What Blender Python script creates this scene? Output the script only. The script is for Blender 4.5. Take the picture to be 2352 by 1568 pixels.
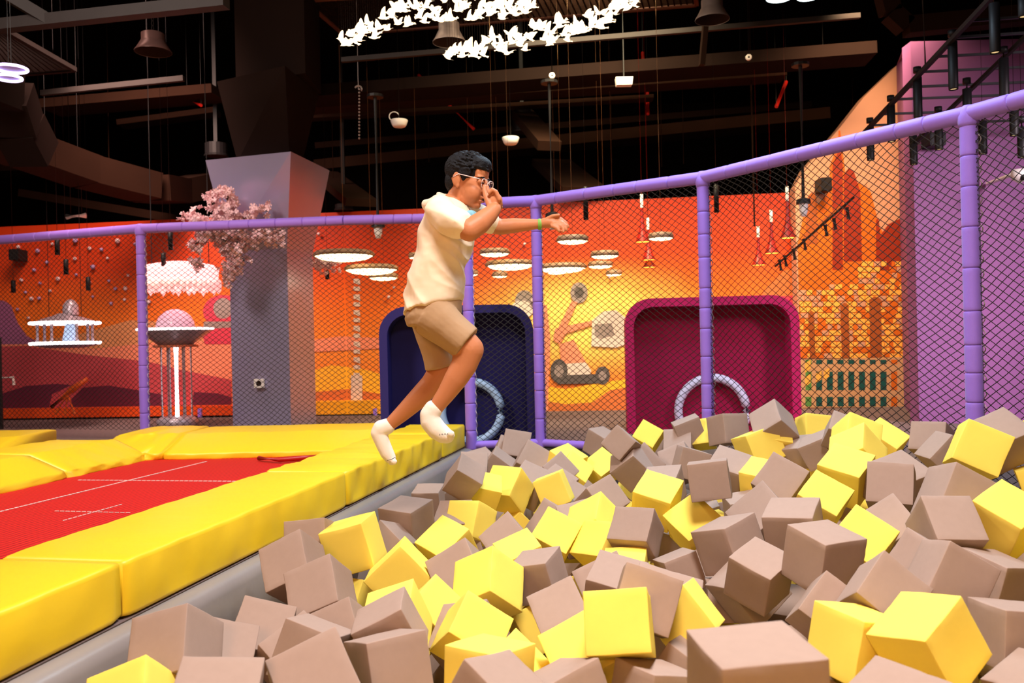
import bpy, bmesh, math, random
import numpy as np
from mathutils import Vector, Matrix, Quaternion, noise
random.seed(7)
for o in list(bpy.data.objects): bpy.data.objects.remove(o)
S = bpy.context.scene
COL = S.collection
PI = math.pi
# ---------------------------------------------------------------- camera
FPX = 2000.0; ROLL = math.radians(1.3); CH = 0.95
cam = bpy.data.cameras.new('camera'); co = bpy.data.objects.new('camera', cam); COL.objects.link(co)
co.matrix_world = Matrix.Translation((0, 0, CH)) @ Matrix.Rotation(PI/2, 4, 'X') @ Matrix.Rotation(-ROLL, 4, 'Z')
cam.sensor_width = 36.0; cam.lens = FPX/2352*36; cam.clip_start = .05; cam.clip_end = 100
cam.dof.use_dof = True; cam.dof.focus_distance = 4.2; cam.dof.aperture_fstop = 3.5
S.camera = co
# ---------------------------------------------------------------- world, exposure
S.view_settings.view_transform = 'Standard'; S.view_settings.look = 'None'
S.view_settings.exposure = 0.0; S.view_settings.gamma = 1; S.view_settings.use_curve_mapping = False
w = bpy.data.worlds.new('world'); S.world = w; w.use_nodes = True
w.node_tree.nodes['Background'].inputs[0].default_value = (1.0, .62, .45, 1)
w.node_tree.nodes['Background'].inputs[1].default_value = .08
# ---------------------------------------------------------------- large lights of the hall, and added fills
def area(name, loc, target, size, power, col, shape='DISK', sy=None, spread=180):
    l = bpy.data.lights.new(name, 'AREA'); l.shape = shape; l.size = size; l.energy = power; l.color = col
    if sy: l.size_y = sy
    l.spread = math.radians(spread)
    o = bpy.data.objects.new(name, l); COL.objects.link(o); o.location = loc
    d = Vector(target)-Vector(loc); o.rotation_euler = d.to_track_quat('-Z', 'Y').to_euler()
    return o
area('ceiling_flood_over_pit', (.5, 1.7, 4.6), (0.4, 2.2, 0), 1.3, 225, (1, .90, .84), spread=140)
area('ceiling_flood_pit_middle', (1.5, 4.3, 4.9), (1.5, 4.2, 0), 1.3, 40, (.72, .84, 1), spread=140)
area('warm_fill_behind_camera', (-.8, -2.6, 2.6), (0.2, 3.0, 0), 1.8, 85, (1, .50, .25), spread=140)  # unseen warm fill, added to tint the faces turned to the camera
area('ceiling_flood_left', (-4.6, 4.4, 4.9), (-2.8, 7.6, .8), 1.5, 200, (1, .84, .74), spread=130)
area('ceiling_flood_pit_far', (1.6, 6.4, 4.6), (1.0, 5.8, 0), 1.4, 125, (.62, .82, 1), spread=130)
area('fill_right', (5.4, 4.6, 3.2), (4.6, 9.0, .5), 1.0, 66, (1, .80, .90), spread=75)  # added fill with no fixture behind it, brightens the lower violet wall
area('mural_wash_centre', (.9, 9.0, 5.0), (1.0, 12.0, 1.0), 2.0, 200, (1, .80, .48), spread=110)
area('mural_wash_left', (-4.6, 9.4, 5.0), (-4.8, 12.6, .9), 2.0, 190, (1, .64, .52), spread=110)
area('mural_wash_right', (3.9, 9.2, 4.6), (4.3, 11.4, 1.2), 1.2, 105, (1, .66, .38), spread=110)
# ---------------------------------------------------------------- pixel -> place helpers (measured on the photo)
CR, SR = math.cos(ROLL), math.sin(ROLL)
def ray(px, py):
    a = px-1176; b = 784-py
    return Vector(((a*CR+b*SR)/FPX, 1, (-a*SR+b*CR)/FPX))
def U(px, py, d): return ray(px, py)*d+Vector((0, 0, CH))          # point at depth d
def G(px, py, z=0.0):                                              # point on the level z
    r = ray(px, py); return r*((z-CH)/r.z)+Vector((0, 0, CH))
# ---------------------------------------------------------------- materials
def mat(name, col, rough=.6, metal=0, noise=0, nscale=8, bump=0, bscale=40, emit=None, estr=0, coat=0, alpha=None, trans=0, spec=.5, sheen=0, bdist=.01):
    m = bpy.data.materials.new(name); m.use_nodes = True
    N = m.node_tree.nodes; L = m.node_tree.links; b = N['Principled BSDF']
    b.inputs['Base Color'].default_value = (*col, 1); b.inputs['Roughness'].default_value = rough
    b.inputs['Metallic'].default_value = metal; b.inputs['Specular IOR Level'].default_value = spec
    b.inputs['Coat Weight'].default_value = coat; b.inputs['Transmission Weight'].default_value = trans
    b.inputs['Sheen Weight'].default_value = sheen
    tc = N.new('ShaderNodeTexCoord')
    nz = N.new('ShaderNodeTexNoise'); nz.inputs['Scale'].default_value = nscale; nz.inputs['Detail'].default_value = 4
    L.new(tc.outputs['Object'], nz.inputs['Vector'])
    mx = N.new('ShaderNodeMix'); mx.data_type = 'RGBA'
    k = 1-noise
    mx.inputs[6].default_value = (col[0]*k, col[1]*k, col[2]*k, 1); mx.inputs[7].default_value = (*[min(1, c*(1+noise*.6)) for c in col], 1)
    L.new(nz.outputs['Fac'], mx.inputs[0]); L.new(mx.outputs[2], b.inputs['Base Color'])
    if bump:
        n2 = N.new('ShaderNodeTexNoise'); n2.inputs['Scale'].default_value = bscale; n2.inputs['Detail'].default_value = 3
        L.new(tc.outputs['Object'], n2.inputs['Vector'])
        bp = N.new('ShaderNodeBump'); bp.inputs['Strength'].default_value = bump; bp.inputs['Distance'].default_value = bdist
        L.new(n2.outputs['Fac'], bp.inputs['Height']); L.new(bp.outputs[0], b.inputs['Normal'])
    if emit:
        b.inputs['Emission Color'].default_value = (*emit, 1); b.inputs['Emission Strength'].default_value = estr
        m.cycles.emission_sampling = 'NONE'
    return m
M = {}
M['foamT'] = mat('taupe_foam', (.385, .275, .225), .95, noise=.06, nscale=9, bump=.25, bscale=900, spec=.1, bdist=.0015)
M['foamY'] = mat('yellow_foam', (.98, .76, .13), .95, noise=.03, nscale=9, bump=.25, bscale=900, spec=.1, bdist=.0015)
M['padY'] = mat('yellow_vinyl', (.90, .61, .018), .42, noise=.03, nscale=3, bump=.22, bscale=9, spec=.4, bdist=.012)
M['ledge'] = mat('grey_vinyl', (.30, .27, .26), .35, noise=.12, nscale=3, bump=.2, bscale=6, spec=.5, bdist=.02)
M['purple'] = mat('violet_foam_padding', (.30, .155, .72), .62, noise=.06, nscale=30, bump=.3, bscale=300, sheen=.2, bdist=.003)
M['net'] = mat('black_net_cord', (.015, .012, .012), .7)
M['lace'] = mat('pale_lacing_cord', (.5, .42, .45), .7)
M['black'] = mat('black_metal', (.009, .008, .009), .5, noise=.2, spec=.25)
M['blacksoft'] = mat('black_painted_ceiling', (.009, .0042, .003), .95, noise=.3, nscale=2, spec=.08)
M['brown'] = mat('brown_painted_duct', (.017, .0058, .0024), .9, noise=.25, nscale=3, spec=.12)
M['greybar'] = mat('grey_painted_bar', (.022, .017, .016), .6, noise=.2, spec=.15)
M['red'] = mat('red_pipe_paint', (.45, .012, .006), .4, noise=.1)
M['white'] = mat('white_plastic', (.78, .74, .7), .4, noise=.04)
M['metal'] = mat('brushed_panel', (.45, .43, .66), .3, .6, noise=.1, nscale=2)
M['lampmetal'] = mat('lamp_metal', (.30, .25, .24), .4, .4, noise=.1)
M['beige'] = mat('beige_lamp_rim', (.34, .20, .11), .5, noise=.08)
M['glow'] = mat('warm_lamp_glow', (1, .9, .7), .5, emit=(1, .80, .42), estr=5)
M['birdglow'] = mat('lit_acrylic_bird', (1, .9, .75), .3, emit=(1, .76, .48), estr=2.2)
M['coolglow'] = mat('cool_lamp_glow', (.8, 1, 1), .4, emit=(.75, 1, 1), estr=5)
M['pinkglow'] = mat('pink_lamp_glow', (1, .4, .45), .4, emit=(1, .36, .34), estr=2.4)
M['violetglow'] = mat('violet_ring_glow', (.6, .5, 1), .4, emit=(.75, .6, 1), estr=3)
M['whiteglow'] = mat('white_neon', (1, 1, 1), .4, emit=(1, .93, .9), estr=4)
M['lens'] = mat('warm_lens', (1, .8, .4), .4, emit=(1, .72, .32), estr=.8)
M['yellowglow'] = mat('amber_lamp_glow', (1, .7, .1), .4, emit=(1, .55, .06), estr=3)
M['silver'] = mat('silver_plastic', (.42, .36, .42), .3, .3, noise=.15)
M['skin'] = mat('skin', (.54, .20, .088), .5, noise=.10, nscale=14, bump=.15, bscale=220, spec=.35, bdist=.001)
M['lip'] = mat('lip', (.42, .10, .07), .45)
M['hair'] = mat('black_hair', (.006, .006, .009), .65, spec=.22, noise=.4, nscale=60, bump=.8, bscale=130, bdist=.006)
M['eye'] = mat('eye', (.03, .015, .01), .2)
M['shirt'] = mat('cream_cotton', (.90, .72, .53), .85, noise=.03, nscale=5, bump=.6, bscale=5, sheen=.2, bdist=.03)
M['print'] = mat('blue_print', (.25, .55, .68), .8, noise=.6, nscale=30)
M['shorts'] = mat('khaki_twill', (.42, .26, .14), .8, noise=.07, nscale=20, bump=.4, bscale=9, bdist=.02)
M['sock'] = mat('white_sock', (.88, .78, .70), .85, noise=.03, nscale=20, bump=.2, bscale=60, bdist=.004)
M['ink'] = mat('black_print', (.02, .02, .02), .7)
M['green'] = mat('green_wristband', (.20, .42, .06), .5, noise=.2, nscale=60)
M['navy'] = mat('navy_padding', (.012, .010, .085), .7, spec=.15, noise=.1, bump=.1)
M['navyrim'] = mat('navy_rim', (.022, .017, .13), .6, spec=.2, noise=.05)
M['crim'] = mat('crimson_padding', (.30, .005, .05), .7, spec=.15, noise=.1, bump=.1)
M['crimrim'] = mat('crimson_rim', (.50, .010, .10), .6, spec=.2, noise=.05)
M['ringb'] = mat('pale_blue_ring', (.42, .60, .85), .45, noise=.05)
M['ringw'] = mat('pale_lilac_ring', (.66, .64, .82), .45, noise=.05)
M['blossom'] = mat('pink_blossom', (.92, .60, .64), .8, noise=.25, nscale=25)
M['bark'] = mat('dark_branch', (.05, .03, .02), .8, noise=.3)
def glassmat(name, col, rough=.02):
    m = mat(name, col, rough, trans=1.0); m.node_tree.nodes['Principled BSDF'].inputs['IOR'].default_value = 1.3; return m
M['glass'] = glassmat('clear_acrylic', (.95, .93, .95))
# ---------------------------------------------------------------- object helpers
def tag(o, label=None, cat=None, group=None, kind=None):
    if label: o['label'] = label
    if cat: o['category'] = cat
    if group: o['group'] = group
    if kind: o['kind'] = kind
    return o
def thing(name, label, cat, loc=(0, 0, 0), group=None):
    o = bpy.data.objects.new(name, None); COL.objects.link(o); o.location = loc; o.empty_display_size = .1
    return tag(o, label, cat, group)
def obj(name, bm, m, parent=None, smooth=False, loc=None, label=None):
    me = bpy.data.meshes.new(name)
    if isinstance(m, (list, tuple)):
        for x in m: me.materials.append(x)
    else: me.materials.append(m)
    bmesh.ops.recalc_face_normals(bm, faces=bm.faces)
    if smooth:
        for f in bm.faces: f.smooth = True
    # mesh is written in world coordinates: shift to the parent's origin
    org = Vector(loc) if loc is not None else (parent_origin(parent) if parent else None)
    if org is None:
        if len(bm.verts):
            c = sum((v.co for v in bm.verts), Vector())/len(bm.verts); zb = min(v.co.z for v in bm.verts); org = Vector((c.x, c.y, zb))
        else: org = Vector()
    for v in bm.verts: v.co -= org
    bm.to_mesh(me); bm.free()
    o = bpy.data.objects.new(name, me); COL.objects.link(o)
    if parent: o.parent = parent; o.location = org-parent_origin(parent)
    else: o.location = org
    if label: o['label'] = label
    return o
def parent_origin(p):
    v = Vector()
    while p: v = v+p.location; p = p.parent
    return v
def NB(): return bmesh.new()
def frame(d):
    d = Vector(d).normalized(); up = Vector((0, 0, 1)) if abs(d.z) < .95 else Vector((1, 0, 0))
    a = d.cross(up).normalized(); b = a.cross(d).normalized(); return a, b, d
def hexa(bm, P, mi=0):                                              # P: 4 bottom corners then 4 top corners
    v = [bm.verts.new(p) for p in P]
    for q in ((3, 2, 1, 0), (4, 5, 6, 7), (0, 1, 5, 4), (1, 2, 6, 5), (2, 3, 7, 6), (3, 0, 4, 7)):
        f = bm.faces.new([v[i] for i in q]); f.material_index = mi
def box(bm, a, b, mi=0):
    (x0, y0, z0), (x1, y1, z1) = a, b
    hexa(bm, [(x0, y0, z0), (x1, y0, z0), (x1, y1, z0), (x0, y1, z0), (x0, y0, z1), (x1, y0, z1), (x1, y1, z1), (x0, y1, z1)], mi)
def bar(bm, p, q, w, h, mi=0):                                       # box beam between two points
    p = Vector(p); q = Vector(q); a, b, d = frame(q-p)
    c = [(-1, -1), (1, -1), (1, 1), (-1, 1)]
    hexa(bm, [p+a*x*w/2+b*y*h/2 for x, y in c]+[q+a*x*w/2+b*y*h/2 for x, y in c], mi)
def tube(bm, pts, r, n=8, mi=0, closed=False, cap=True):
    pts = [Vector(p) for p in pts]; k = len(pts); rs = r if isinstance(r, (list, tuple)) else [r]*k
    rings = []; prev = None
    for i, p in enumerate(pts):
        if closed: d = pts[(i+1) % k]-pts[i-1]
        else: d = pts[min(i+1, k-1)]-pts[max(i-1, 0)]
        d.normalize()
        if prev is None: a, b, _ = frame(d)
        else:
            a = (prev-d*prev.dot(d)).normalized(); b = d.cross(a)
        prev = a
        rings.append([bm.verts.new(p+(a*math.cos(2*PI*j/n)+b*math.sin(2*PI*j/n))*rs[i]) for j in range(n)])
    for i in range(k if closed else k-1):
        A = rings[i]; B = rings[(i+1) % k]
        for j in range(n):
            f = bm.faces.new((A[j], A[(j+1) % n], B[(j+1) % n], B[j])); f.material_index = mi
    if cap and not closed:
        f = bm.faces.new(rings[0][::-1]); f.material_index = mi
        f = bm.faces.new(rings[-1]); f.material_index = mi
def lathe(bm, c, prof, n=20, axis=(0, 0, 1), mi=0, capb=False, capt=False):  # prof: (radius, height) along axis
    a, b, d = frame(axis); c = Vector(c)
    if abs(Vector(axis).normalized().z) > .99: a, b, d = Vector((1, 0, 0)), Vector((0, 1, 0)), Vector((0, 0, 1))
    R = [[bm.verts.new(c+(a*math.cos(2*PI*j/n)+b*math.sin(2*PI*j/n))*max(r, 1e-4)+d*h) for j in range(n)] for r, h in prof]
    for i in range(len(R)-1):
        for j in range(n):
            f = bm.faces.new((R[i][j], R[i][(j+1) % n], R[i+1][(j+1) % n], R[i+1][j])); f.material_index = mi
    if capb: f = bm.faces.new(R[0][::-1]); f.material_index = mi
    if capt: f = bm.faces.new(R[-1]); f.material_index = mi
_ICO = {}
def ico(sub):
    if sub not in _ICO:
        b = bmesh.new(); bmesh.ops.create_icosphere(b, subdivisions=sub, radius=1)
        b.verts.index_update(); _ICO[sub] = (np.array([v.co[:] for v in b.verts]), np.array([[v.index for v in f.verts] for f in b.faces])); b.free()
    return _ICO[sub]
class Soup:                                                          # plain triangle/quads collector for many overlapping shapes
    def __init__(s): s.v = []; s.f = []; s.n = 0
    def add(s, v, f): s.v.append(np.asarray(v, float)); s.f += [[i+s.n for i in q] for q in f]; s.n += len(v)
def ball(bm, c, r, rot=None, sub=2, mi=0):
    r = (r, r, r) if not isinstance(r, (tuple, list)) else r
    V, F = ico(sub); P = V*np.array(r)
    if rot: P = P @ np.array(rot.to_3x3()).T
    P = P+np.array(c[:] if hasattr(c, 'x') else c)
    if isinstance(bm, Soup): bm.add(P, F.tolist()); return
    vs = [bm.verts.new(p) for p in P]
    for q in F:
        f = bm.faces.new([vs[i] for i in q]); f.material_index = mi
def ball_old(bm, c, r, rot=None, sub=2, mi=0):
    X = Matrix.Translation(Vector(c))
    if rot: X = X @ rot.to_4x4()
    X = X @ Matrix.Diagonal((*r, 1))
    g = bmesh.ops.create_icosphere(bm, subdivisions=sub, radius=1, matrix=X)
    if mi:
        for v in g['verts']:
            for f in v.link_faces: f.material_index = mi
def poly(bm, pts, mi=0):
    f = bm.faces.new([bm.verts.new(p) for p in pts]); f.material_index = mi; return f
def prism(bm, pts, off, mi=0):                                       # polygon extruded by a vector
    off = Vector(off); A = [bm.verts.new(Vector(p)) for p in pts]; B = [bm.verts.new(Vector(p)+off) for p in pts]; n = len(A)
    for q in (A[::-1], B): f = bm.faces.new(q); f.material_index = mi
    for i in range(n):
        f = bm.faces.new((A[i], A[(i+1) % n], B[(i+1) % n], B[i])); f.material_index = mi
def copy_tree(o, parent=None):
    c = o.copy(); COL.objects.link(c); c.parent = parent
    for ch in list(o.children): copy_tree(ch, c)
    return c
def struct(name, bm, m, smooth=False):
    o = obj(name, bm, m, None, smooth, loc=(0, 0, 0)); o['kind'] = 'structure'; return o
# ================================================================ THE ROOM
YW0, YW1 = 12.6, 11.4                                                # back wall is slightly oblique
WP0, WP1 = U(-80, 784, YW0), U(1860, 784, YW1); WNX, WNY = -(WP1.y-WP0.y), (WP1.x-WP0.x)
def BWd(px, py=784):
    r = ray(px, py); return (WP0.x*WNX+WP0.y*WNY)/(r.x*WNX+r.y*WNY)
def BW(px, py, off=0.0): return U(px, py, BWd(px, py)-off)
# pit geometry
e1 = G(1072, 1026); e0 = G(288, 1425); e2 = G(60, 1568)
PD = (e1-e0).normalized(); PN = Vector((-PD.y, PD.x, 0))           # along the pit edge / away from the pit (left)
E_near = e0-PD*6.0; E_far = e0+PD*((e1-e0).length+.02)
F1 = G(1083, 1027); F2 = G(1243, 1021)                             # posts standing at the pit
def at_top(px, py, dz=1.28):
    r = ray(px, py); return r*(dz/r.z)+Vector((0, 0, CH))
F3 = at_top(1614, 408); F3.z = 0; F4 = at_top(2224, 262); F4.z = 0; F5 = at_top(2420, 208); F5.z = 0
FL1 = at_top(323, 525); FL1.z = 0; FL0 = at_top(-90, 558); FL0.z = 0; FL2 = at_top(790, 506); FL2.z = 0; FL3 = at_top(1015, 501); FL3.z = 0
P5r = F5+(F5-F4)*1.2
bm = NB()                                                          # carpet floor around the pit
Z0 = Vector((0, 0, 0))
poly(bm, [(-15, -6, 0), tuple(E_near.xy)+(0,), tuple(E_far.xy)+(0,), tuple(F1.xy)+(0,), (F1.x, 21, 0), (-15, 21, 0)])
poly(bm, [tuple(F1.xy)+(0,), tuple(F2.xy)+(0,), tuple(F3.xy)+(0,), tuple(F4.xy)+(0,), tuple(F5.xy)+(0,), tuple(P5r.xy)+(0,), (10, 4.0, 0), (10, 21, 0), (F1.x, 21, 0)])
M['carpet'] = mat('speckled_carpet', (.17, .125, .125), .95, noise=.45, nscale=26, bump=.3, bscale=120, spec=.1)
struct('floor', bm, M['carpet'])
bm = NB()                                                          # sunken pit lining: bottom and padded walls
zb = -.52
rim = [E_near, E_far, F1, F2, F3, F4, F5, P5r, Vector((6, -3, 0)), Vector((0, -5.2, 0))]
bot = [Vector((p.x, p.y, zb)) for p in rim]
poly(bm, bot, 0)
for i in range(len(rim)-1):
    if i == 0: continue
    poly(bm, [rim[i], rim[i+1], bot[i+1], bot[i]], 0)
M['pit'] = mat('dark_pit_lining', (.05, .045, .045), .8)
struct('trim_1', bm, M['pit'])
bm = NB()                                                          # ceiling slab
box(bm, (-15, -6, 6.6), (10, 21, 6.7)); struct('ceiling', bm, M['blacksoft'])
bm = NB(); box(bm, (-15.2, -6, 0), (-15, 21, 6.6)); struct('wall_left', bm, M['blacksoft'])
bm = NB(); box(bm, (10, -6, 0), (10.2, 21, 6.6)); struct('wall_right', bm, M['blacksoft'])
bm = NB(); box(bm, (-15, 21, 0), (10, 21.2, 6.6)); struct('wall_far', bm, M['blacksoft'])
bm = NB(); box(bm, (-15, -6.2, 0), (10, -6, 6.6)); struct('wall_near', bm, mat('dark_wall', (.12, .09, .09), .8))

# ---------------------------------------------------------------- back wall with its painted mural
wall = mat('mural_paint_and_glow', (.8, .2, .02), .55, spec=.3)  # red-to-yellow gradient: mural paint with a spotlight's glow put into the colour
N = wall.node_tree.nodes; Lk = wall.node_tree.links
tcn = N.new('ShaderNodeTexCoord'); sp = N.new('ShaderNodeSeparateXYZ'); Lk.new(tcn.outputs['Object'], sp.inputs[0])
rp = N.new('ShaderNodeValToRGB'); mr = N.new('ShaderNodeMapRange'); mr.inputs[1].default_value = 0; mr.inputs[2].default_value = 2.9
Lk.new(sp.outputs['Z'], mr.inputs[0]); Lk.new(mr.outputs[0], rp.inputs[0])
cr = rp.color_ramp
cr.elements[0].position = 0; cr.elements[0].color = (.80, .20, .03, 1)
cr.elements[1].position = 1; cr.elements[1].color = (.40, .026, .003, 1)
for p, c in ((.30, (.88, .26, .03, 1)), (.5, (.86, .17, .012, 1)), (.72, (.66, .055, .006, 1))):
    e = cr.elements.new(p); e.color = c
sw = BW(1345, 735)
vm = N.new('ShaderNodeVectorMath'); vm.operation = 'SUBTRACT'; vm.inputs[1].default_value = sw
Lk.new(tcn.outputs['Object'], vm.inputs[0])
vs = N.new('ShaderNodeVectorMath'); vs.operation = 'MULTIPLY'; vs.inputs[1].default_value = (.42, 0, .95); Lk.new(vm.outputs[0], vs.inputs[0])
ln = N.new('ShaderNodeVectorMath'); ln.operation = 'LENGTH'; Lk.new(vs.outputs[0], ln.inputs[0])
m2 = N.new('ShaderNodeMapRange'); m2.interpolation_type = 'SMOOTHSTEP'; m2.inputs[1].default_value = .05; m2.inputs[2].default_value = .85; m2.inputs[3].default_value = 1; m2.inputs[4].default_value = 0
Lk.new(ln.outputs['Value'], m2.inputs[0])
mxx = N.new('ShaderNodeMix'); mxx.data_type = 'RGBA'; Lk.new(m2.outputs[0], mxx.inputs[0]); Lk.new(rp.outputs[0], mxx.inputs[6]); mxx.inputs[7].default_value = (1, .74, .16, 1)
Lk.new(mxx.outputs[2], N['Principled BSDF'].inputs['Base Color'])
def flat(name, c, r=.55): return mat(name, c, r, noise=.06, nscale=2, spec=.3)
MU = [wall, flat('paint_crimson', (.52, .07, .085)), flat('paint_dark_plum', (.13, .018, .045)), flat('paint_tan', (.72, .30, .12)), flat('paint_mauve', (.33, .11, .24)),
      flat('paint_yellow', (.98, .48, .03)), flat('paint_rust', (.60, .16, .04)), flat('paint_grey', (.30, .24, .22)), flat('paint_darkgrey', (.10, .085, .08)), flat('paint_pale', (.72, .58, .50)), flat('paint_rose', (.62, .05, .09)), flat('paint_coral', (.86, .27, .15))]
bm = NB()
a, b = BW(-160, 784), BW(1862, 784)
zt0, zt1 = U(0, 522, BWd(0)).z, U(1840, 441, BWd(1840)).z
hexa(bm, [(a.x, a.y, 0), (b.x, b.y, 0), (b.x, b.y+.15, 0), (a.x, a.y+.15, 0), (a.x, a.y, zt0), (b.x, b.y, zt1), (b.x, b.y+.15, zt1), (a.x, a.y+.15, zt0)])
lay = [0]
def paint(pts, mi):
    lay[0] += 1; o = .002+.0006*lay[0]
    P = [BW(x, y, o) for x, y in pts]; poly(bm, P, mi)
def disc(cx, cy, rx, ry, mi, n=20, a0=0, a1=2*PI):
    paint([(cx+rx*math.cos(a0+(a1-a0)*i/n), cy-ry*math.sin(a0+(a1-a0)*i/n)) for i in range(n+(a1-a0 < 6.2))], mi)
paint([(-160, 900), (-160, 790), (60, 786), (170, 770), (300, 735), (420, 742), (530, 760), (530, 800), (530, 900)], 3)
paint([(-160, 800), (-160, 690), (8, 690), (25, 700), (40, 740), (62, 772), (100, 790), (60, 800)], 4)
paint([(-160, 955), (-160, 792), (80, 790), (220, 800), (360, 786), (532, 782), (532, 955)], 11)
paint([(-160, 955), (-160, 800), (60, 794), (200, 815), (340, 830), (420, 850), (532, 872), (532, 955)], 1)
paint([(-160, 945), (-160, 902), (0, 905), (60, 886), (130, 881), (165, 884), (120, 905), (110, 945)], 2)
paint([(158, 945), (165, 915), (190, 890), (250, 885), (330, 898), (372, 906), (380, 945)], 2)
paint([(440, 945), (445, 900), (500, 903), (532, 912), (532, 945)], 2)
disc(512, 715, 46, 38, 10); disc(512, 708, 22, 24, 7); paint([(468, 738), (532, 738), (532, 756), (466, 756)], 7); paint([(462, 756), (532, 752), (532, 790), (470, 790)], 10)
paint([(722, 955), (722, 850), (760, 838), (830, 846), (880, 860), (880, 955)], 5)
paint([(722, 780), (780, 772), (880, 776), (880, 800), (722, 808)], 11)
paint([(722, 922), (722, 900), (800, 893), (880, 905), (880, 922)], 6)
for i in range(16): paint([(812, 640+i*18), (826, 640+i*18), (828, 640+i*18+(10 if i % 2 else 15)), (812, 640+i*18+9)], 9)
paint([(806, 862), (832, 862), (832, 920), (806, 920)], 9)
paint([(1236, 955), (1236, 885), (1300, 893), (1380, 878), (1445, 870), (1445, 955)], 5)
paint([(1236, 948), (1236, 918), (1300, 928), (1360, 924), (1400, 896), (1445, 888), (1445, 948)], 6)
paint([(1236, 700), (1256, 700), (1264, 780), (1258, 948), (1236, 948)], 11)
disc(1330, 672, 20, 24, 7); disc(1330, 672, 11, 13, 8)
paint([(1313, 690), (1326, 694), (1295, 765), (1278, 760)], 11)
paint([(1275, 755), (1300, 748), (1365, 735), (1365, 745), (1300, 766), (1285, 790), (1270, 780)], 11)
paint([(1360, 735), (1385, 715), (1415, 712), (1438, 730), (1438, 790), (1415, 798), (1358, 795)], 9)
paint([(1366, 745), (1405, 742), (1412, 770), (1380, 778), (1366, 770)], 7)
paint([(1285, 790), (1318, 780), (1345, 830), (1352, 848), (1290, 850)], 11)
paint([(1288, 850), (1300, 835), (1345, 832), (1358, 850), (1354, 870), (1290, 872)], 9)
disc(1284, 852, 20, 28, 8); disc(1384, 862, 17, 21, 8); paint([(1284, 862), (1384, 858), (1390, 880), (1280, 882)], 8); disc(1284, 852, 11, 15, 7); disc(1384, 862, 9, 11, 7)
disc(1205, 690, 22, 24, 7); disc(1198, 712, 26, 22, 9)
paint([(1735, 700), (1760, 660), (1800, 622), (1845, 610), (1862, 620), (1862, 720), (1740, 720)], 6)
paint([(1640, 720), (1700, 690), (1760, 682), (1862, 676), (1862, 720)], 10)
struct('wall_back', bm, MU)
# bench-like kick band along the foot of the mural
def band(name, x0, x1, y0, y1, m, dep=.25):
    bm = NB(); p = BW(x0, y0, dep); q = BW(x1, y0, dep); zt = BW((x0+x1)/2, y0, dep).z; zb_ = BW((x0+x1)/2, y1, dep).z
    hexa(bm, [(p.x, p.y, zb_), (q.x, q.y, zb_), (q.x, q.y+dep-.02, zb_), (p.x, p.y+dep-.02, zb_), (p.x, p.y, zt), (q.x, q.y, zt), (q.x, q.y+dep-.02, zt), (p.x, p.y+dep-.02, zt)])
    return struct(name, bm, m)
band('trim_2', -150, 533, 937, 958, flat('orange_vinyl', (.80, .085, .012), .4))
band('trim_3', 721, 878, 921, 951, flat('amber_vinyl', (.95, .42, .02), .4))
for i, x in enumerate((458, 861)):
    bm = NB(); p = BW(x-4, 938, .3); q = BW(x+4, 958, .3); box(bm, (p.x, p.y, q.z), (q.x, p.y+.05, p.z)); struct('trim_%d' % (4+i), bm, M['purple'])

# ---------------------------------------------------------------- painted city wall (right) and violet wall
DT = 11.2
def TW(px, py, o=0): return U(px, py, DT-o)
PA = [flat('city_sand', (.62, .33, .21)), flat('city_red', (.30, .03, .010)), flat('city_orange', (.68, .15, .012)), flat('city_amber', (1, .50, .09)), flat('city_rust', (.36, .09, .02)), flat('lattice_sand', (.62, .36, .19)), flat('lattice_teal', (.01, .09, .085)), flat('city_leaf', (.10, .28, .07))]
bm = NB()
prism(bm, [TW(1838, 985), TW(2082, 985), TW(2074, 620), TW(2060, 150), TW(1985, 222), TW(1930, 292), TW(1848, 388), TW(1826, 430)], (0, .2, 0))
lay2 = [0]
def paint2(pts, mi, grow=True):
    if grow: lay2[0] += 1
    poly(bm, [TW(x, y, .003+.0008*lay2[0]) for x, y in pts], mi)
paint2([(1838, 820), (1832, 560), (1850, 470), (1870, 440), (1878, 470), (1905, 440), (1906, 380), (1925, 330), (1926, 300), (1930, 300), (1935, 340), (1944, 420), (1975, 420), (2000, 440), (2020, 520), (2045, 560), (2072, 520), (2078, 820)], 2)
paint2([(1912, 620), (1912, 380), (1930, 335), (1936, 380), (1936, 620)], 1)
paint2([(1938, 600), (1938, 400), (1950, 385), (1962, 395), (1976, 440), (1980, 600)], 1)
paint2([(1850, 480), (1856, 450), (1866, 440), (1876, 460), (1878, 560), (1852, 560)], 4)
paint2([(1984, 560), (1986, 470), (1990, 420), (1996, 470), (2008, 500), (2012, 560)], 2)
paint2([(2012, 620), (2012, 505), (2018, 500), (2022, 540), (2040, 515), (2070, 500), (2074, 620)], 1)
paint2([(1842, 560), (1846, 540), (1930, 470), (1932, 476), (1850, 548)], 4)
lay2[0] += 1
random.seed(3)
for r in range(17):                                                # painted blocks of the city facade
    y = 600+r*13.2; x = 1840+random.uniform(-6, 0)
    ytop = 640-(1900-1840)*.2
    while x < 2074:
        wd = random.uniform(8, 22)
        y_lim = 655 if x < 1900 else (640 if x < 1960 else 600)
        if y >= y_lim and random.random() < .93:
            x1 = min(x+wd, 2076); paint2([(x, y), (x1-1.5, y), (x1-1.5, y+11), (x, y+11)], random.choice((3, 3, 2, 3, 0)), False)
        x += wd
for x0, x1, y0 in ((1856, 1870, 712), (1930, 1949, 694), (1996, 2023, 680)): paint2([(x0, y0+8), ((x0+x1)/2, y0), (x1, y0+6), (x1+3, 822), (x0+4, 822)], 4)
paint2([(1839, 826), (2079, 820), (2081, 934), (1841, 936)], 5)
lay2[0] += 1
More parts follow.
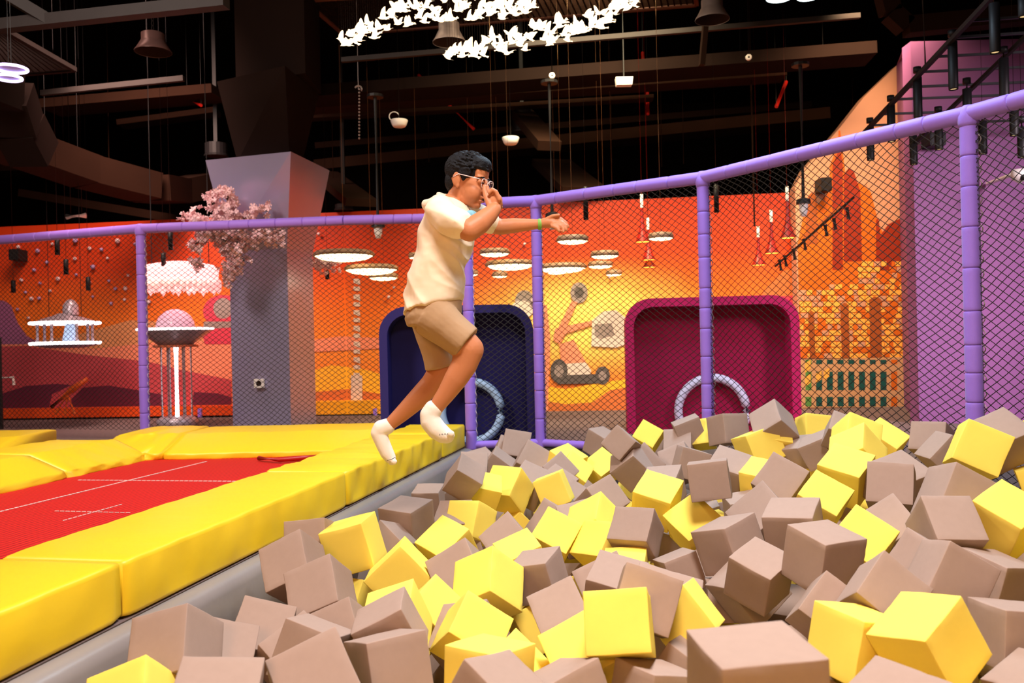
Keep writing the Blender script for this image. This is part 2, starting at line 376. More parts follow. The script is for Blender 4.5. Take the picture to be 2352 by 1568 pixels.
for i in range(9):
    x = 1850+i*24.6
    for (ya, yb, mi) in ((826, 836, 6), (853, 896, 6), (911, 933, 6)):
        q = mi if 0 < i < 8 else (7 if i == 0 else 2)
        paint2([(x, ya), (x+14, ya), (x+14, yb), (x, yb)], q, False)
for x, y in ((1850, 866), (1875, 858), (1850, 834), (1893, 852)): paint2([(x-1, y), (x+12, y-8), (x+12, y+12), (x-1, y+22)], 3)
paint2([(1841, 938), (2081, 936), (2082, 985), (1841, 985)], 6 if False else 0)
struct('wall_city', bm, PA)
VD = 9.0
M['violet'] = mat('violet_wall_paint', (.27, .10, .27), .6, noise=.04, nscale=1.5, spec=.3)
M['violetS'] = M['violet']
bm = NB()
top = [U(2112, 1000, VD), U(2800, 1000, VD), U(2800, 72, VD), U(2092, 95, VD), U(2094, 300, VD)]
v0 = U(2112, 990, VD); v1 = U(2096, 95, VD); xr = 9.9; zb_ = 0; zt_ = v1.z
hexa(bm, [(v0.x, VD, 0), (xr, VD, 0), (xr, VD+.2, 0), (v0.x, VD+.2, 0), (v0.x, VD, zt_), (xr, VD, zt_), (xr, VD+.2, zt_), (v0.x, VD+.2, zt_)])
c0 = U(2078, 990, DT-.02); zc = U(2050, 152, DT).z
hexa(bm, [(v0.x, VD, 0), (v0.x+.01, VD+.19, 0), (c0.x+.35, DT, 0), (c0.x-.0, DT-.02, 0), (v0.x, VD, zt_), (v0.x+.01, VD+.19, zt_), (c0.x+.35, DT, zc+.1), (c0.x, DT-.02, zc)])
struct('wall_violet', bm, M['violet'])

# ---------------------------------------------------------------- square column with flared head
A, B_, C_ = U(531, 780, 10.0), U(664, 780, 9.86), U(722, 780, 10.55)
def colz(z): return [(p.x, p.y, z) for p in (A, B_, C_, A+C_-B_)]
bm = NB(); zc0 = U(600, 575, 10).z
A2, B2, C2 = U(472, 370, 9.77), U(668, 350, 9.43), U(757, 395, 10.5); D2 = A2+C2-B2; zc1 = 3.06
hexa(bm, colz(0)+colz(zc0)); hexa(bm, [(p[0], p[1], zc0+.001) for p in colz(0)]+[(p.x, p.y, zc1) for p in (A2, B2, C2, D2)])
pb = NB(); p = U(596, 880, 9.90)
box(pb, (p.x-.055, p.y-.03, p.z-.05), (p.x+.055, p.y+.02, p.z+.05)); ball(pb, (p.x, p.y-.03, p.z), (.032, .006, .032), mi=1)
pil = obj('square_column', bm, M['metal']); tag(pil, 'tall grey panelled square column with a flared head', 'column')
o = obj('wall_socket', pb, [M['white'], M['brown']]); tag(o, 'small white square outlet low on the grey column', 'socket')
bm = NB()
k0, k1, k2 = U(545, 350, 9.95), U(665, 350, 9.8), U(690, 350, 10.4); k3 = k0+k2-k1
f0, f1, f2 = U(498, 190, 9.8), U(655, 175, 9.3), U(732, 205, 10.4); f3 = f0+f2-f1
zA, zB = zc1+.01, U(600, 185, 9.8).z
hexa(bm, [(p.x, p.y, zA) for p in (k0, k1, k2, k3)]+[(p.x, p.y, zB) for p in (f0, f1, f2, f3)])
g0, g1, g2 = U(540, 100, 9.9), U(700, 100, 9.6), U(735, 100, 10.4); g3 = g0+g2-g1
hexa(bm, [(p.x, p.y, zB+.01) for p in (g0, g1, g2, g3)]+[(p.x, p.y, 6.6) for p in (g0, g1, g2, g3)])
tag(obj('column_shaft', bm, M['blacksoft']), 'black flared shaft rising above the grey column head', 'column')

# ---------------------------------------------------------------- ceiling steel, ducts, trays
def beam(name, label, cat, x1, y1, d1, x2, y2, d2, w, h, m, group=None):
    bm = NB(); bar(bm, U(x1, y1, d1), U(x2, y2, d2), w, h); return tag(obj(name, bm, m), label, cat, group)
beam('cable_tray', 'long black cable tray crossing the dark ceiling behind the column', 'cable tray', 715, 222, 11, 2000, 123, 10.2, .5, .14, M['blacksoft'])
beam('cable_tray', 'brown perforated tray running just under the black cable tray', 'cable tray', 705, 250, 11.5, 1800, 175, 11, .35, .07, M['brown'])
beam('cable_tray', 'thin brown tray lowest of the three parallel trays at centre', 'cable tray', 700, 272, 12, 1500, 225, 11.6, .2, .05, M['brown'])
beam('metal_bar', 'pale grey steel bar slanting below the bird lamps', 'bar', 785, 138, 9.6, 1975, 36, 9.0, .05, .05, M['greybar'])
beam('metal_bar', 'pale grey steel bar high on the left ceiling', 'bar', 95, 214, 10, 422, 180, 9.8, .05, .06, M['greybar'])
beam('metal_bar', 'grey steel channel crossing the top left corner', 'bar', -20, 62, 8, 520, 4, 7.6, .12, .10, M['greybar'])
beam('metal_bar', 'short grey steel channel slanting in the top left corner', 'bar', 18, -10, 7.8, 118, 50, 7.9, .1, .1, M['greybar'])
beam('roof_beam', 'wide brown roof beam passing behind the person at head height', 'beam', 735, 385, 14, 1900, 268, 12.6, .5, .16, M['brown'])
beam('roof_beam', 'brown roof beam above the head-height beam', 'beam', 730, 338, 15, 1860, 245, 14, .3, .10, M['brown'])
beam('roof_beam', 'brown roof beam at upper left above the curved duct', 'beam', 115, 248, 12, 505, 214, 11.7, .5, .12, M['brown'])
beam('roof_beam', 'thin brown roof beam at left below two others', 'beam', 278, 286, 13, 500, 257, 13, .3, .08, M['brown'])
beam('roof_beam', 'dark brown joist dropping from the head-height beam', 'beam', 1265, 372, 13.5, 1342, 438, 11.5, .6, .1, M['brown'])
beam('roof_beam', 'brown joist slanting down beside the column head', 'beam', 745, 400, 13, 830, 465, 11, .4, .1, M['brown'])
beam('roof_beam', 'brown joist between two trays above the person', 'beam', 1200, 262, 12, 1262, 335, 10.8, .3, .12, M['brown'])
beam('roof_beam', 'dark brown beam low on the far left', 'beam', 60, 445, 14, 420, 505, 13, .3, .12, M['brown'])
beam('roof_beam', 'dark brown beam hanging over the left wall', 'beam', -30, 395, 14.5, 150, 385, 14, .5, .1, M['brown'])
beam('vertical_channel', 'brown hanging steel channel under the right high-bay lamp', 'bar', 1640, -160, 8.6, 1612, 150, 8.7, .09, .05, M['brown'])
bm = NB()                                                          # left duct: big dark rectangular duct with a bend
P = [(-60, 300), (60, 345), (200, 395), (345, 432), (400, 440), (470, 425)]
for i in range(len(P)-1):
    d0, d1 = 9.5+i*.7, 9.5+(i+1)*.7; bar(bm, U(*P[i], d0), U(*P[i+1], d1), .55, .34)
tag(obj('air_duct', bm, M['brown']), 'big dark rectangular air duct curving along the left ceiling', 'duct')
bm = NB(); P = [(-40, 190), (20, 215), (45, 290), (80, 355)]
for i in range(3): bar(bm, U(*P[i], 8.6+i*.3), U(*P[i+1], 8.9+i*.3), .4, .4)
tag(obj('air_duct', bm, M['blacksoft']), 'black bend of duct at the far left edge', 'duct')
bm = NB(); P = [(2030, -30), (2045, 30), (2080, 62), (2150, 55), (2400, 30)]
for i in range(4): bar(bm, U(*P[i], 8.2), U(*P[i+1], 8.2), .16, .16)
tag(obj('air_duct', bm, M['brown']), 'dark curved duct in the top right corner', 'duct')
for (x, y0, y1, rr, lab) in ((1200, 242, 305, .14, 'round duct outlet hanging right of the person at centre'), (497, 330, 360, .15, 'round duct outlet just left of the column head'), (790, 470, 484, .12, 'small round duct outlet right of the column head')):
    d = 12.0; p = U(x, y1, d); bm = NB(); h = U(x, y0, d).z-p.z
    lathe(bm, p, [(rr*1.08, 0), (rr*1.1, .02), (rr, .03), (rr, h)], 20, capt=True); lathe(bm, p+Vector((0, 0, .01)), [(.01, 0), (rr*.9, 0)], 20, mi=1)
    bar(bm, p+Vector((0, 0, h)), (p.x, p.y, 6.6), .05, .05)
    tag(obj('duct_outlet', bm, [M['black'], M['brown']]), lab, 'vent')
def meshpanel(name, label, pts, z):
    c = [G(x, y, z) for x, y in pts]; o = thing(name, label, 'mesh panel', tuple(sum(c, Vector())/len(c)))
    bm = NB()
    # slats clipped inside the quad
    a, b, cc, d = c
    for i in range(60):
        t = (i+.5)/60; bar(bm, a.lerp(d, t), b.lerp(cc, t), .018, .012)
    for i in range(24):
        t = (i+.5)/24; bar(bm, a.lerp(b, t), d.lerp(cc, t), .01, .012)
    obj('slat_grid', bm, M['greybar'] if 'left' in label else M['brown'], o)
    bm = NB()
    for i in range(4): bar(bm, c[i], c[(i+1) % 4], .05, .05)
    obj('panel_frame', bm, M['greybar'] if 'left' in label else mat('spotlit_frame', (.16, .05, .025), .6), o)  # orange frame colour holds the light of a spot on its border
    return o
meshpanel('ceiling_mesh_panel', 'dark expanded-metal ceiling panel behind the lit birds', [(700, 0), (790, 78), (1600, 10), (1590, -60)], 5.0)
meshpanel('ceiling_mesh_panel', 'grey expanded-metal ceiling panel in the left corner', [(-160, 20), (0, 62), (172, 160), (-160, 186)], 4.2)
random.seed(11)
# thin rods, wires
for (x, y0, y1, lab) in ((1725, 190, 520, 'thin brown rod left of the right lamp pole'), (1272+350, 50, 60, None),):
    if lab:
        bm = NB(); p, q = U(x, y0, 11), U(x+8, y1, 10.9); tube(bm, [p, q, ], .012, 6); tube(bm, [p, (p.x, p.y, 6.6)], .01, 6); tag(obj('hanging_rod', bm, M['brown']), lab, 'rod')
wl = ['thin ceiling wire left of the column', 'thin ceiling wire at far left', 'thin ceiling wire beside the column shaft', 'thin ceiling wire over the person', 'thin ceiling wire right of the person', 'thin ceiling wire left of the red back wall pipes', 'thin wire near the violet wall', 'thin wire in the ceiling at right of centre']
for x, lab in zip((250, 90, 765, 985, 1405, 1520, 1960, 1570), wl):
    bm = NB(); p = U(x, random.uniform(330, 420), 12.4); tube(bm, [p, (p.x+.02, p.y, 6.6)], .006, 5); tag(obj('ceiling_wire', bm, M['brown']), lab, 'wire')
for (x1, y1, x2, y2, d, lab) in ((962, 173, 985, 190, 12, 'short red pipe above the white dome sensor'), (1032, 242, 1088, 296, 12, 'long red pipe slanting above the person\'s head'), (1487, 205, 1488, 262, 12, 'upright red pipe right of centre'), (1806, 188, 1783, 245, 11, 'tilted red pipe beside the right lamp pole'), (1700, 124, 1890, 108, 11, 'level red pipe near the violet wall'), (430, 228, 462, 242, 12, 'red pipe stub left of the black shaft'), (1476, 122, 1477, 140, 11.5, 'tiny red pipe stub at the black tray')):
    bm = NB(); p = U(x1, y1, d); q = U(x2, y2, d-.3); tube(bm, [p, q], .022, 8); tube(bm, [p, (p.x, p.y, 6.6)], .003, 5, mi=1); tube(bm, [q, (q.x, q.y, 6.6)], .003, 5, mi=1); tag(obj('sprinkler_pipe', bm, [M['red'], M['black']]), lab, 'pipe')
# ================================================================ NET FENCE
def padded(bm, p, q, r=.048, seg=.22, n=14, jitter=.25, seed=0):
    rg = random.Random(seed); p = Vector(p); q = Vector(q); Ln = (q-p).length; d = (q-p)/Ln
    s = [0.0]
    while s[-1] < Ln-seg*.5: s.append(s[-1]+seg*rg.uniform(1-jitter, 1+jitter))
    s[-1] = Ln
    prof = []
    for a, b in zip(s[:-1], s[1:]):
        prof += [(r*.80, a+.0008), (r*.965, a+.0036), (r, a+.010), (r*1.005, a+.03), (r*1.005, b-.03), (r, b-.010), (r*.965, b-.0036), (r*.80, b-.0008)]
    lathe(bm, p, prof, n, d, capb=True, capt=True)
RT = CH+1.28
fence = thing('net_fence', 'violet foam-padded safety fence with black diamond netting around the pit', 'fence', (F2.x, F2.y, 0))
def vz(p, z): return Vector((p.x, p.y, z))
posts = [(FL1, .0, RT), (F1, -.02, RT-.05), (F2, -.02, RT), (F3, -.02, RT), (F4, -.02, RT), (P5r, -.02, RT), (FL0, 0, RT)]
for i, (p, z0, z1) in enumerate(posts):
    bm = NB(); padded(bm, vz(p, z0), vz(p, z1-.03), .05, .21 if i else .24, seed=i)
    po = obj('post', bm, M['purple'], fence, True)
    bm = NB(); pts = []
    for k in range(150):
        t = k/149; a = t*46*2*PI/2
        pts.append(vz(p, .1+t*(z1-.2))+Vector((.053+.006*math.sin(a), -.012+.02*math.cos(a), 0)))
    tube(bm, pts, .0035, 4); obj('lacing', bm, M['lace'], po)
chain = [(vz(FL0, RT), vz(FL1, RT)), (vz(FL1, RT), vz(FL2, RT)), (vz(FL2, RT), vz(FL3, RT)), (vz(FL3, RT), vz(F1, RT-.03)), (vz(F1, RT-.03), vz(F2, RT)), (vz(F2, RT), vz(F3, RT)), (vz(F3, RT), vz(F4, RT)), (vz(F4, RT), vz(F5, RT)), (vz(F5, RT), vz(P5r, RT))]
for i, (p, q) in enumerate(chain):
    bm = NB(); padded(bm, p, q, .05, .25, seed=20+i); obj('top_rail', bm, M['purple'], fence, True)
for p, z in ((FL1, RT), (F1, RT-.04), (F2, RT), (F3, RT), (F4, RT)):
    bm = NB(); lathe(bm, vz(p, z-.075), [(.052, 0), (.058, .02), (.06, .055), (.05, .1), (.03, .125), (.001, .13)], 14, capb=True); obj('corner_sleeve', bm, M['purple'], fence, True)
for i, (p, q) in enumerate(((F1, F2), (F2, F3), (F3, F4), (F4, F5), (F5, P5r))):
    bm = NB(); padded(bm, vz(p, .02), vz(q, .02), .036, .3, seed=40+i); obj('bottom_rail', bm, M['purple'], fence, True)
def net(p, q, z0, z1, seed, pitch=.071, ph=.053, r=.0029):
    rg = random.Random(seed); p = Vector(p); q = Vector(q); p.z = q.z = 0; Ln = (q-p).length; d = (q-p)/Ln; nn = Vector((-d.y, d.x, 0)); Hh = z1-z0
    f1, f2, f3 = [rg.uniform(0, 6) for _ in range(3)]
    def pos(s, h):
        e = min(1, min(h, Hh-h)/.1)*min(1, min(s, Ln-s)/.08)
        ds = .014*math.sin(h*4.3+s*2.1+f1)*e+.006*math.sin(h*17+s*9+f2)*e; dh = .018*math.sin(s*3.1+h*1.7+f3)*e
        return p+d*(s+ds)+Vector((0, 0, z0+h+dh))+nn*(.02*math.sin(s*2+h*1.3+f2)*e)
    bm = NB(); k = ph/pitch
    for sg in (1, -1):
        c = -Hh/k if sg > 0 else 0
        c = math.floor(c/pitch)*pitch
        while c < Ln+(0 if sg > 0 else Hh/k):
            pts = []; m = int(Hh/(ph/2))+1
            for j in range(m+1):
                h = min(j*ph/2, Hh); s = c+sg*h/k
                if -1e-6 <= s <= Ln:
                    wob = .0035*math.sin(j*PI)*(0); pts.append(pos(s, h))
            if len(pts) > 1: tube(bm, pts, r, 3, cap=False)
            c += pitch
    obj('netting', bm, M['net'], fence)
net(FL0, FL1, -.0+.1, RT-.04, 1); net(FL1, FL2, .1, RT-.04, 2); net(FL2, FL3, .1, RT-.04, 3)
net(F1, F2, .03, RT-.05, 4); net(F2, F3, .03, RT-.05, 5); net(F3, F4, .03, RT-.05, 6); net(F4, F5, .03, RT-.05, 7); net(F5, P5r, .03, RT-.05, 8)

# ================================================================ YELLOW PADS, TRAMPOLINE, LEDGE
def softpad(name, label, prof, p, q, m, group=None, seed=0, wr=.012, nseg=26, endcap=True, bow=0.0):
    """prof: cross-section (offset to the left of the run, height); swept from p to q with soft wrinkles"""
    rg = random.Random(seed); p = Vector(p); q = Vector(q); d = (q-p); Ln = d.length; d.normalize(); nl = Vector((-d.y, d.x, 0))
    # round the profile corners
    P = []; n = len(prof)
    for i in range(n):
        a = Vector(prof[i-1]); b = Vector(prof[i]); c = Vector(prof[(i+1) % n]); rr = min(.02, (a-b).length*.3, (c-b).length*.3)
        for t in (0, .33, .67, 1):
            u = b+(a-b).normalized()*rr; v = b+(c-b).normalized()*rr
            P.append((u*(1-t)+b*t)*(1-t)+(b*(1-t)+v*t)*t)
        nx = b+(c-b)*.5; P.append(nx) if (c-b).length > .15 else None
    cen = sum((Vector(x) for x in P), Vector((0, 0)))/len(P)
    ph = [rg.uniform(0, 6.3) for _ in range(6)]
    bm = NB(); rings = []
    for i in range(nseg+1):
        t = i/nseg; s = t*Ln; sh = 1
        if endcap: e = min(t, 1-t)*Ln; sh = 1-.05*math.exp(-e/.02)
        ring = []
        for k, x in enumerate(P):
            y = cen+(Vector(x)-cen)*sh
            out = (Vector(x)-cen).normalized()
            wv = wr*(.5*math.sin(s*9+ph[0]+k*.5)+.35*math.sin(s*23+ph[1]-k*.8)+.3*math.sin(s*47+ph[2]+k*1.3))
            if y.y > .015: y = y+out*wv*(1 if abs(out.y) < .95 else .6)
            ring.append(bm.verts.new(p+d*(s)+nl*y.x+Vector((0, 0, y.y))))
        rings.append(ring)
    m_ = len(P)
    for i in range(nseg):
        for j in range(m_): bm.faces.new((rings[i][j], rings[i][(j+1) % m_], rings[i+1][(j+1) % m_], rings[i+1][j]))
    bm.faces.new(rings[0][::-1]); bm.faces.new(rings[-1])
    o = obj(name, bm, m, None, True)
    return tag(o, label, 'pad', group)
def along(px, py): p = G(px, py); return e0+PD*((p-e0).dot(PD))
s0 = e0-PD*3.2; s1 = e0; s2 = along(800, 1165); s3 = along(1012, 1054); s4 = E_far-PD*.02
PW = .52; PH = .21
sec = [(0, .004), (0, PH), (PW, PH), (PW, .004)]
softpad('edge_pad', 'yellow vinyl edge pad nearest the camera in the lower left corner', sec, s0, s1-PD*.006, M['padY'], seed=1, wr=.004, nseg=60)
softpad('edge_pad', 'long yellow vinyl edge pad in the middle of the pit side', sec, s1+PD*.006, s2, M['padY'], seed=2, wr=.004, nseg=60)
softpad('edge_pad', 'wrinkled yellow edge pad below the jumping person\'s feet', sec, s2+PD*.006, s3-PD*.006, M['padY'], seed=3, wr=.013, nseg=60)
softpad('edge_pad', 'short yellow edge pad ending at the violet fence post', sec, s3+PD*.006, s4, M['padY'], seed=4, wr=.01, nseg=14)
# back row of sloped pads
yb = 7.12
def P3(x, y, z=0): return Vector((x, y, z))
bs = [(0, .04), (0, .095), (.46, .215), (1.08, .215), (1.08, .04)]
xe = (E_near+PD*((yb-E_near.y)/PD.y)).x-PW-.03
softpad('slope_pad', 'long pale yellow sloped pad at the far end of the red trampoline', bs, P3(-2.88, yb), P3(xe-.05, yb), M['padY'], seed=5, wr=.005, nseg=40)
softpad('slope_pad', 'bunched yellow corner pad at the far left corner of the red trampoline', [(0, .04), (0, .10), (.42, .22), (1.1, .225), (1.1, .04)], P3(-3.46, yb+.02), P3(-2.9, yb), M['padY'], seed=6, wr=.016, nseg=26)
# left divider between two trampolines
q0 = G(0, 1133, .05); q1 = G(340, 1055, .05); qd = (q1-q0).normalized(); q0n = q0-qd*3.2; q1f = q1+qd*.05; q0n.z = q1f.z = 0; qm = q0+(q1-q0)*.42; qm.z = 0
ds = [(0, .04), (.02, .09), (.34, .215), (.86, .215), (1.18, .09), (1.2, .04)]
softpad('divider_pad', 'yellow double-sloped pad between the two trampolines, near half', ds, q0n, qm-qd*.005, M['padY'], seed=7, wr=.010, nseg=50)
softpad('divider_pad', 'creased yellow double-sloped pad between the two trampolines, far half', ds, qm+qd*.005, q1f, M['padY'], seed=8, wr=.014, nseg=30)
ql = q1f+Vector((-1.25, 0, 0))
softpad('slope_pad', 'pale yellow sloped pad at the far left edge beyond the divider', bs, P3(-7.5, yb+.1), P3(ql.x-.1, yb+.1), M['padY'], seed=9, wr=.008, nseg=40)
# trampoline beds
def bed(name, label, pts, cat='trampoline'):
    root = thing(name, label, cat, tuple(sum(pts, Vector())/len(pts)))
    bm = NB(); poly(bm, pts); obj('jump_bed', bm, M['bed'], root); return root
mb = mat('red_mesh_bed', (.62, .022, .015), .7, spec=.2); N = mb.node_tree.nodes; Lk = mb.node_tree.links
tcn = N.new('ShaderNodeTexCoord'); mp = N.new('ShaderNodeMapping'); mp.inputs['Rotation'].default_value = (0, 0, math.radians(11)); Lk.new(tcn.outputs['Object'], mp.inputs[0])
wv1 = N.new('ShaderNodeTexWave'); wv1.inputs['Scale'].default_value = 9; wv1.bands_direction = 'X'; wv1.inputs['Distortion'].default_value = .4; Lk.new(mp.outputs[0], wv1.inputs[0])
wv2 = N.new('ShaderNodeTexWave'); wv2.inputs['Scale'].default_value = 16; wv2.bands_direction = 'Y'; wv2.inputs['Distortion'].default_value = .4; Lk.new(mp.outputs[0], wv2.inputs[0])
mul = N.new('ShaderNodeMath'); mul.operation = 'MULTIPLY'; Lk.new(wv1.outputs['Fac'], mul.inputs[0]); Lk.new(wv2.outputs['Fac'], mul.inputs[1])
mx = N.new('ShaderNodeMix'); mx.data_type = 'RGBA'; mx.inputs[6].default_value = (.66, .016, .012, 1); mx.inputs[7].default_value = (.17, .004, .006, 1); Lk.new(mul.outputs[0], mx.inputs[0]); Lk.new(mx.outputs[2], N['Principled BSDF'].inputs['Base Color'])
M['bed'] = mb
zb2 = .045
bd = [E_near-PD*0+PN*PW+Vector((0, 0, zb2)), E_near+PD*((yb+.05-E_near.y)/PD.y)+PN*PW+Vector((0, 0, zb2)), Vector((-3.2, yb+.05, zb2)), q0n+Vector((0, 0, zb2))]
bd[0] = e0-PD*3.2+PN*PW+Vector((0, 0, zb2))
tr = bed('trampoline', 'red mesh trampoline bed with white stitched lines framed by yellow pads', bd)
M['stitch'] = mat('white_stitching', (.85, .62, .58), .8)
def stitch(x1, y1, x2, y2, wd=.012):
    bm = NB(); p, q = G(x1, y1, zb2+.003), G(x2, y2, zb2+.003); d = q-p; n = max(2, int(d.length/.035))
    for i in range(n): bar(bm, p+d*(i/n), p+d*((i+.72)/n), wd, .003)
    obj('stitch_line', bm, M['stitch'], tr)
stitch(-60, 1189, 476, 1059); stitch(180, 1102, 556, 1105); stitch(126, 1173, 302, 1177, .006); stitch(145, 1195, 282, 1157, .006)
bm = NB(); tube(bm, [G(595, 1052, .07), G(640, 1055, .075), G(700, 1051, .07), G(735, 1049, .06)], .02, 8); obj('spring_cover', bm, M['red'], tr, True)
bd2 = [Vector((-9, 1, zb2)), Vector((q0n.x-1.2, q0n.y, zb2)), Vector((ql.x, yb+.1, zb2)), Vector((-9, yb+.1, zb2))]
bed('trampoline', 'second red trampoline left of the yellow divider, mostly outside the photo', bd2)
# grey vinyl ledge = padded pit side
root = thing('pit_side_cushion', 'grey vinyl cushion lining the pit wall below the yellow pads', 'cushion', (e0.x, e0.y, zb))
bm = NB(); prof = [(.0, -.005), (.05, -.008), (.075, -.025), (.085, -.06), (.085, -.51), (0, -.51)]
p0 = E_near+PD*2.6; k = 40; rings = []
for i in range(k+1):
    p = p0.lerp(E_far, i/k); rings.append([bm.verts.new(p-PN*x+Vector((0, 0, z))) for x, z in prof])
for i in range(k):
    for j in range(len(prof)-1): bm.faces.new((rings[i][j], rings[i][j+1], rings[i+1][j+1], rings[i+1][j]))
obj('cushion_cover', bm, M['ledge'], root, True)

# ================================================================ NAVY AND CRIMSON PADDED FRAMES
def rrect(x0, x1, z0, z1, r, n=8):
    P = [(x0, z0), (x1, z0)]
    for cx, cz, a0 in ((x1-r, z1-r, 0), (x0+r, z1-r, PI/2)):
        P += [(cx+r*math.cos(a0+PI/2*i/n), cz+r*math.sin(a0+PI/2*i/n)) for i in range(n+1)]
    return P
def goalframe(label, L, R, topL, topR, d, rim, back, ring, mr, mb_, mring, yaw):
    p = U(L, 800, d); q = U(R, 800, d+yaw); p.z = q.z = 0; W = (q-p).length; dx = (q-p).normalized(); nb = Vector((-dx.y, dx.x, 0))
    zt = (U(L, topL, d).z+U(R, topR, d+yaw).z)/2
    root = thing('padded_frame', label, 'padded frame', tuple(p.lerp(q, .5)))
    def X(s, z, o): return p+dx*s+nb*o+Vector((0, 0, z))
    bm = NB(); O_ = rrect(0, W, 0, zt, .26); I_ = rrect(rim, W-rim, rim*.0+.001, zt-rim, .20)
    n = len(O_); dep = .30
    A = [bm.verts.new(X(s, z, 0)) for s, z in O_]; B = [bm.verts.new(X(s, z, 0)) for s, z in I_]; C = [bm.verts.new(X(s, z, dep)) for s, z in O_]; D = [bm.verts.new(X(s, z, dep-.02)) for s, z in I_]
    for i in range(n):
        j = (i+1) % n
        bm.faces.new((A[i], A[j], B[j], B[i])); bm.faces.new((A[i], C[i], C[j], A[j])); bm.faces.new((B[i], B[j], D[j], D[i]))
    bm.faces.new(C)
    obj('rim', bm, mr, root)
    bm = NB(); poly(bm, [X(s, z, dep-.03) for s, z in I_]); obj('back_panel', bm, mb_, root)
    cx, cz, rr, rt = ring
    c = U(cx, cz, d+.2+(yaw*(cx-L)/(R-L))); bm = NB()
    pts = [c+dx*rr*math.cos(2*PI*i/40)+Vector((0, 0, rr*math.sin(2*PI*i/40))) for i in range(40)]
    tube(bm, [x for x in pts], rt, 10, closed=True); obj('ring', bm, mring, root, True)
goalframe('navy blue padded frame with rounded corners and a pale blue ring', 871, 1226, 704, 698, 8.15, .075, None, (1083, 945, .285, .042), M['navyrim'], M['navy'], M['ringb'], .0)
goalframe('crimson padded frame with rounded corners and a pale lilac ring', 1437, 1838, 690, 672, 8.7, .085, None, (1636, 944, .34, .044), M['crimrim'], M['crim'], M['ringw'], -.15)

# ================================================================ LAMPS
def cable(bm, p, r=.0022, mi=0, ztop=6.6): tube(bm, [p, (p[0], p[1], ztop)], r, 5, mi=mi)
# round disc lamps
def disclamp(px, py, w, d, label):
    c = U(px, py, d); R = w/2*d/FPX; root = thing('disc_lamp', label, 'lamp', tuple(c), 'round disc lamps before the mural')
    bm = NB(); lathe(bm, c, [(R*.95, 0), (R, .004), (R*1.0, .035), (R*.9, .06), (R*.3, .07), (.02, .075)], 32, capt=True); cable(bm, (c.x, c.y, c.z+.1)); obj('lamp_shade', bm, M['beige'], root, True)
    bm = NB(); lathe(bm, c+Vector((0, 0, .001)), [(.001, -.05*R/.3), (R*.4, -.044*R/.3), (R*.75, -.026*R/.3), (R*.93, .002)], 32); obj('diffuser', bm, M['glow'], root, True)
    return root
DL = [(790, 589, 140, 9.8, 'largest warm disc lamp right of the grey column'), (853, 621, 124, 10.4, 'big warm disc lamp just below the largest one right of the column'), (881, 639, 68, 11.0, 'small warm disc lamp lowest of the group right of the column'),
      (960, 592, 44, 10.6, 'warm disc lamp peeking out left of the shirt'), (1136, 584, 70, 9.8, 'warm disc lamp right of the shirt, uppermost of the three there'), (1172, 611, 116, 10.2, 'big warm disc lamp right of the shirt behind the fence post'),
      (1148, 635, 36, 11.2, 'tiny warm disc lamp under the big one right of the shirt'), (1082, 631, 34, 11.2, 'tiny warm disc lamp touching the shirt edge'), (1292, 618, 112, 10.2, 'big warm disc lamp right of the centre post'),
      (1315, 555, 74, 8.9, 'warm disc lamp below the outstretched hand'), (1389, 589, 66, 9.8, 'warm disc lamp halfway between hand and right post'), (1379, 612, 58, 10.6, 'flat warm disc lamp touching the big one right of the centre post'),
      (1278, 627, 42, 11.1, 'small warm disc lamp under the big one right of the centre post'), (1410, 631, 38, 11.2, 'smallest warm disc lamp at right, over the painted digger'), (1518, 548, 58, 9.2, 'warm disc lamp left of the right-hand fence post')]
for a_ in DL: disclamp(*a_)
# red and white cone lamps
def conelamp(px, y0, y1, d, label):
    c = U(px, y1, d); t = U(px, y0, d); Hh = t.z-c.z; root = thing('cone_lamp', label, 'lamp', tuple(c), 'red and white cone lamps')
    R = .085
    bm = NB(); lathe(bm, c, [(R, 0), (R*.98, .01), (R*.55, Hh*.18), (R*.28, Hh*.36), (R*.2, Hh*.55)], 20); lathe(bm, c, [(R*.2, Hh*.55), (R*.2, Hh*.72)], 14, mi=0); lathe(bm, c, [(R*.21, Hh*.72), (R*.21, Hh)], 14, mi=1, capt=True)
    cable(bm, (c.x, c.y, c.z+Hh)); obj('lamp_shade', bm, [mat_cone, M['white']], root, True)
    bm = NB(); lathe(bm, c+Vector((0, 0, .004)), [(.001, 0), (R*.92, 0)], 20); obj('diffuser', bm, M['yellowglow'], root)
mat_cone = mat('red_lamp_enamel', (.34, .015, .008), .35)
for a_ in ((1476, 446, 556, 10.2, 'red and white cone lamp left of the right fence post, upper one'), (1490, 500, 597, 10.9, 'red cone lamp just under the upper one left of the right post'), (1491, 548, 614, 11.0, 'lowest red cone lamp left of the right fence post'), (1743, 520, 609, 10.4, 'leftmost of three cone lamps right of the right fence post'), (1773, 482, 582, 10.0, 'middle of three cone lamps right of the right fence post'), (1810, 428, 547, 9.4, 'rightmost and highest of the cone lamps')):
    conelamp(*a_)
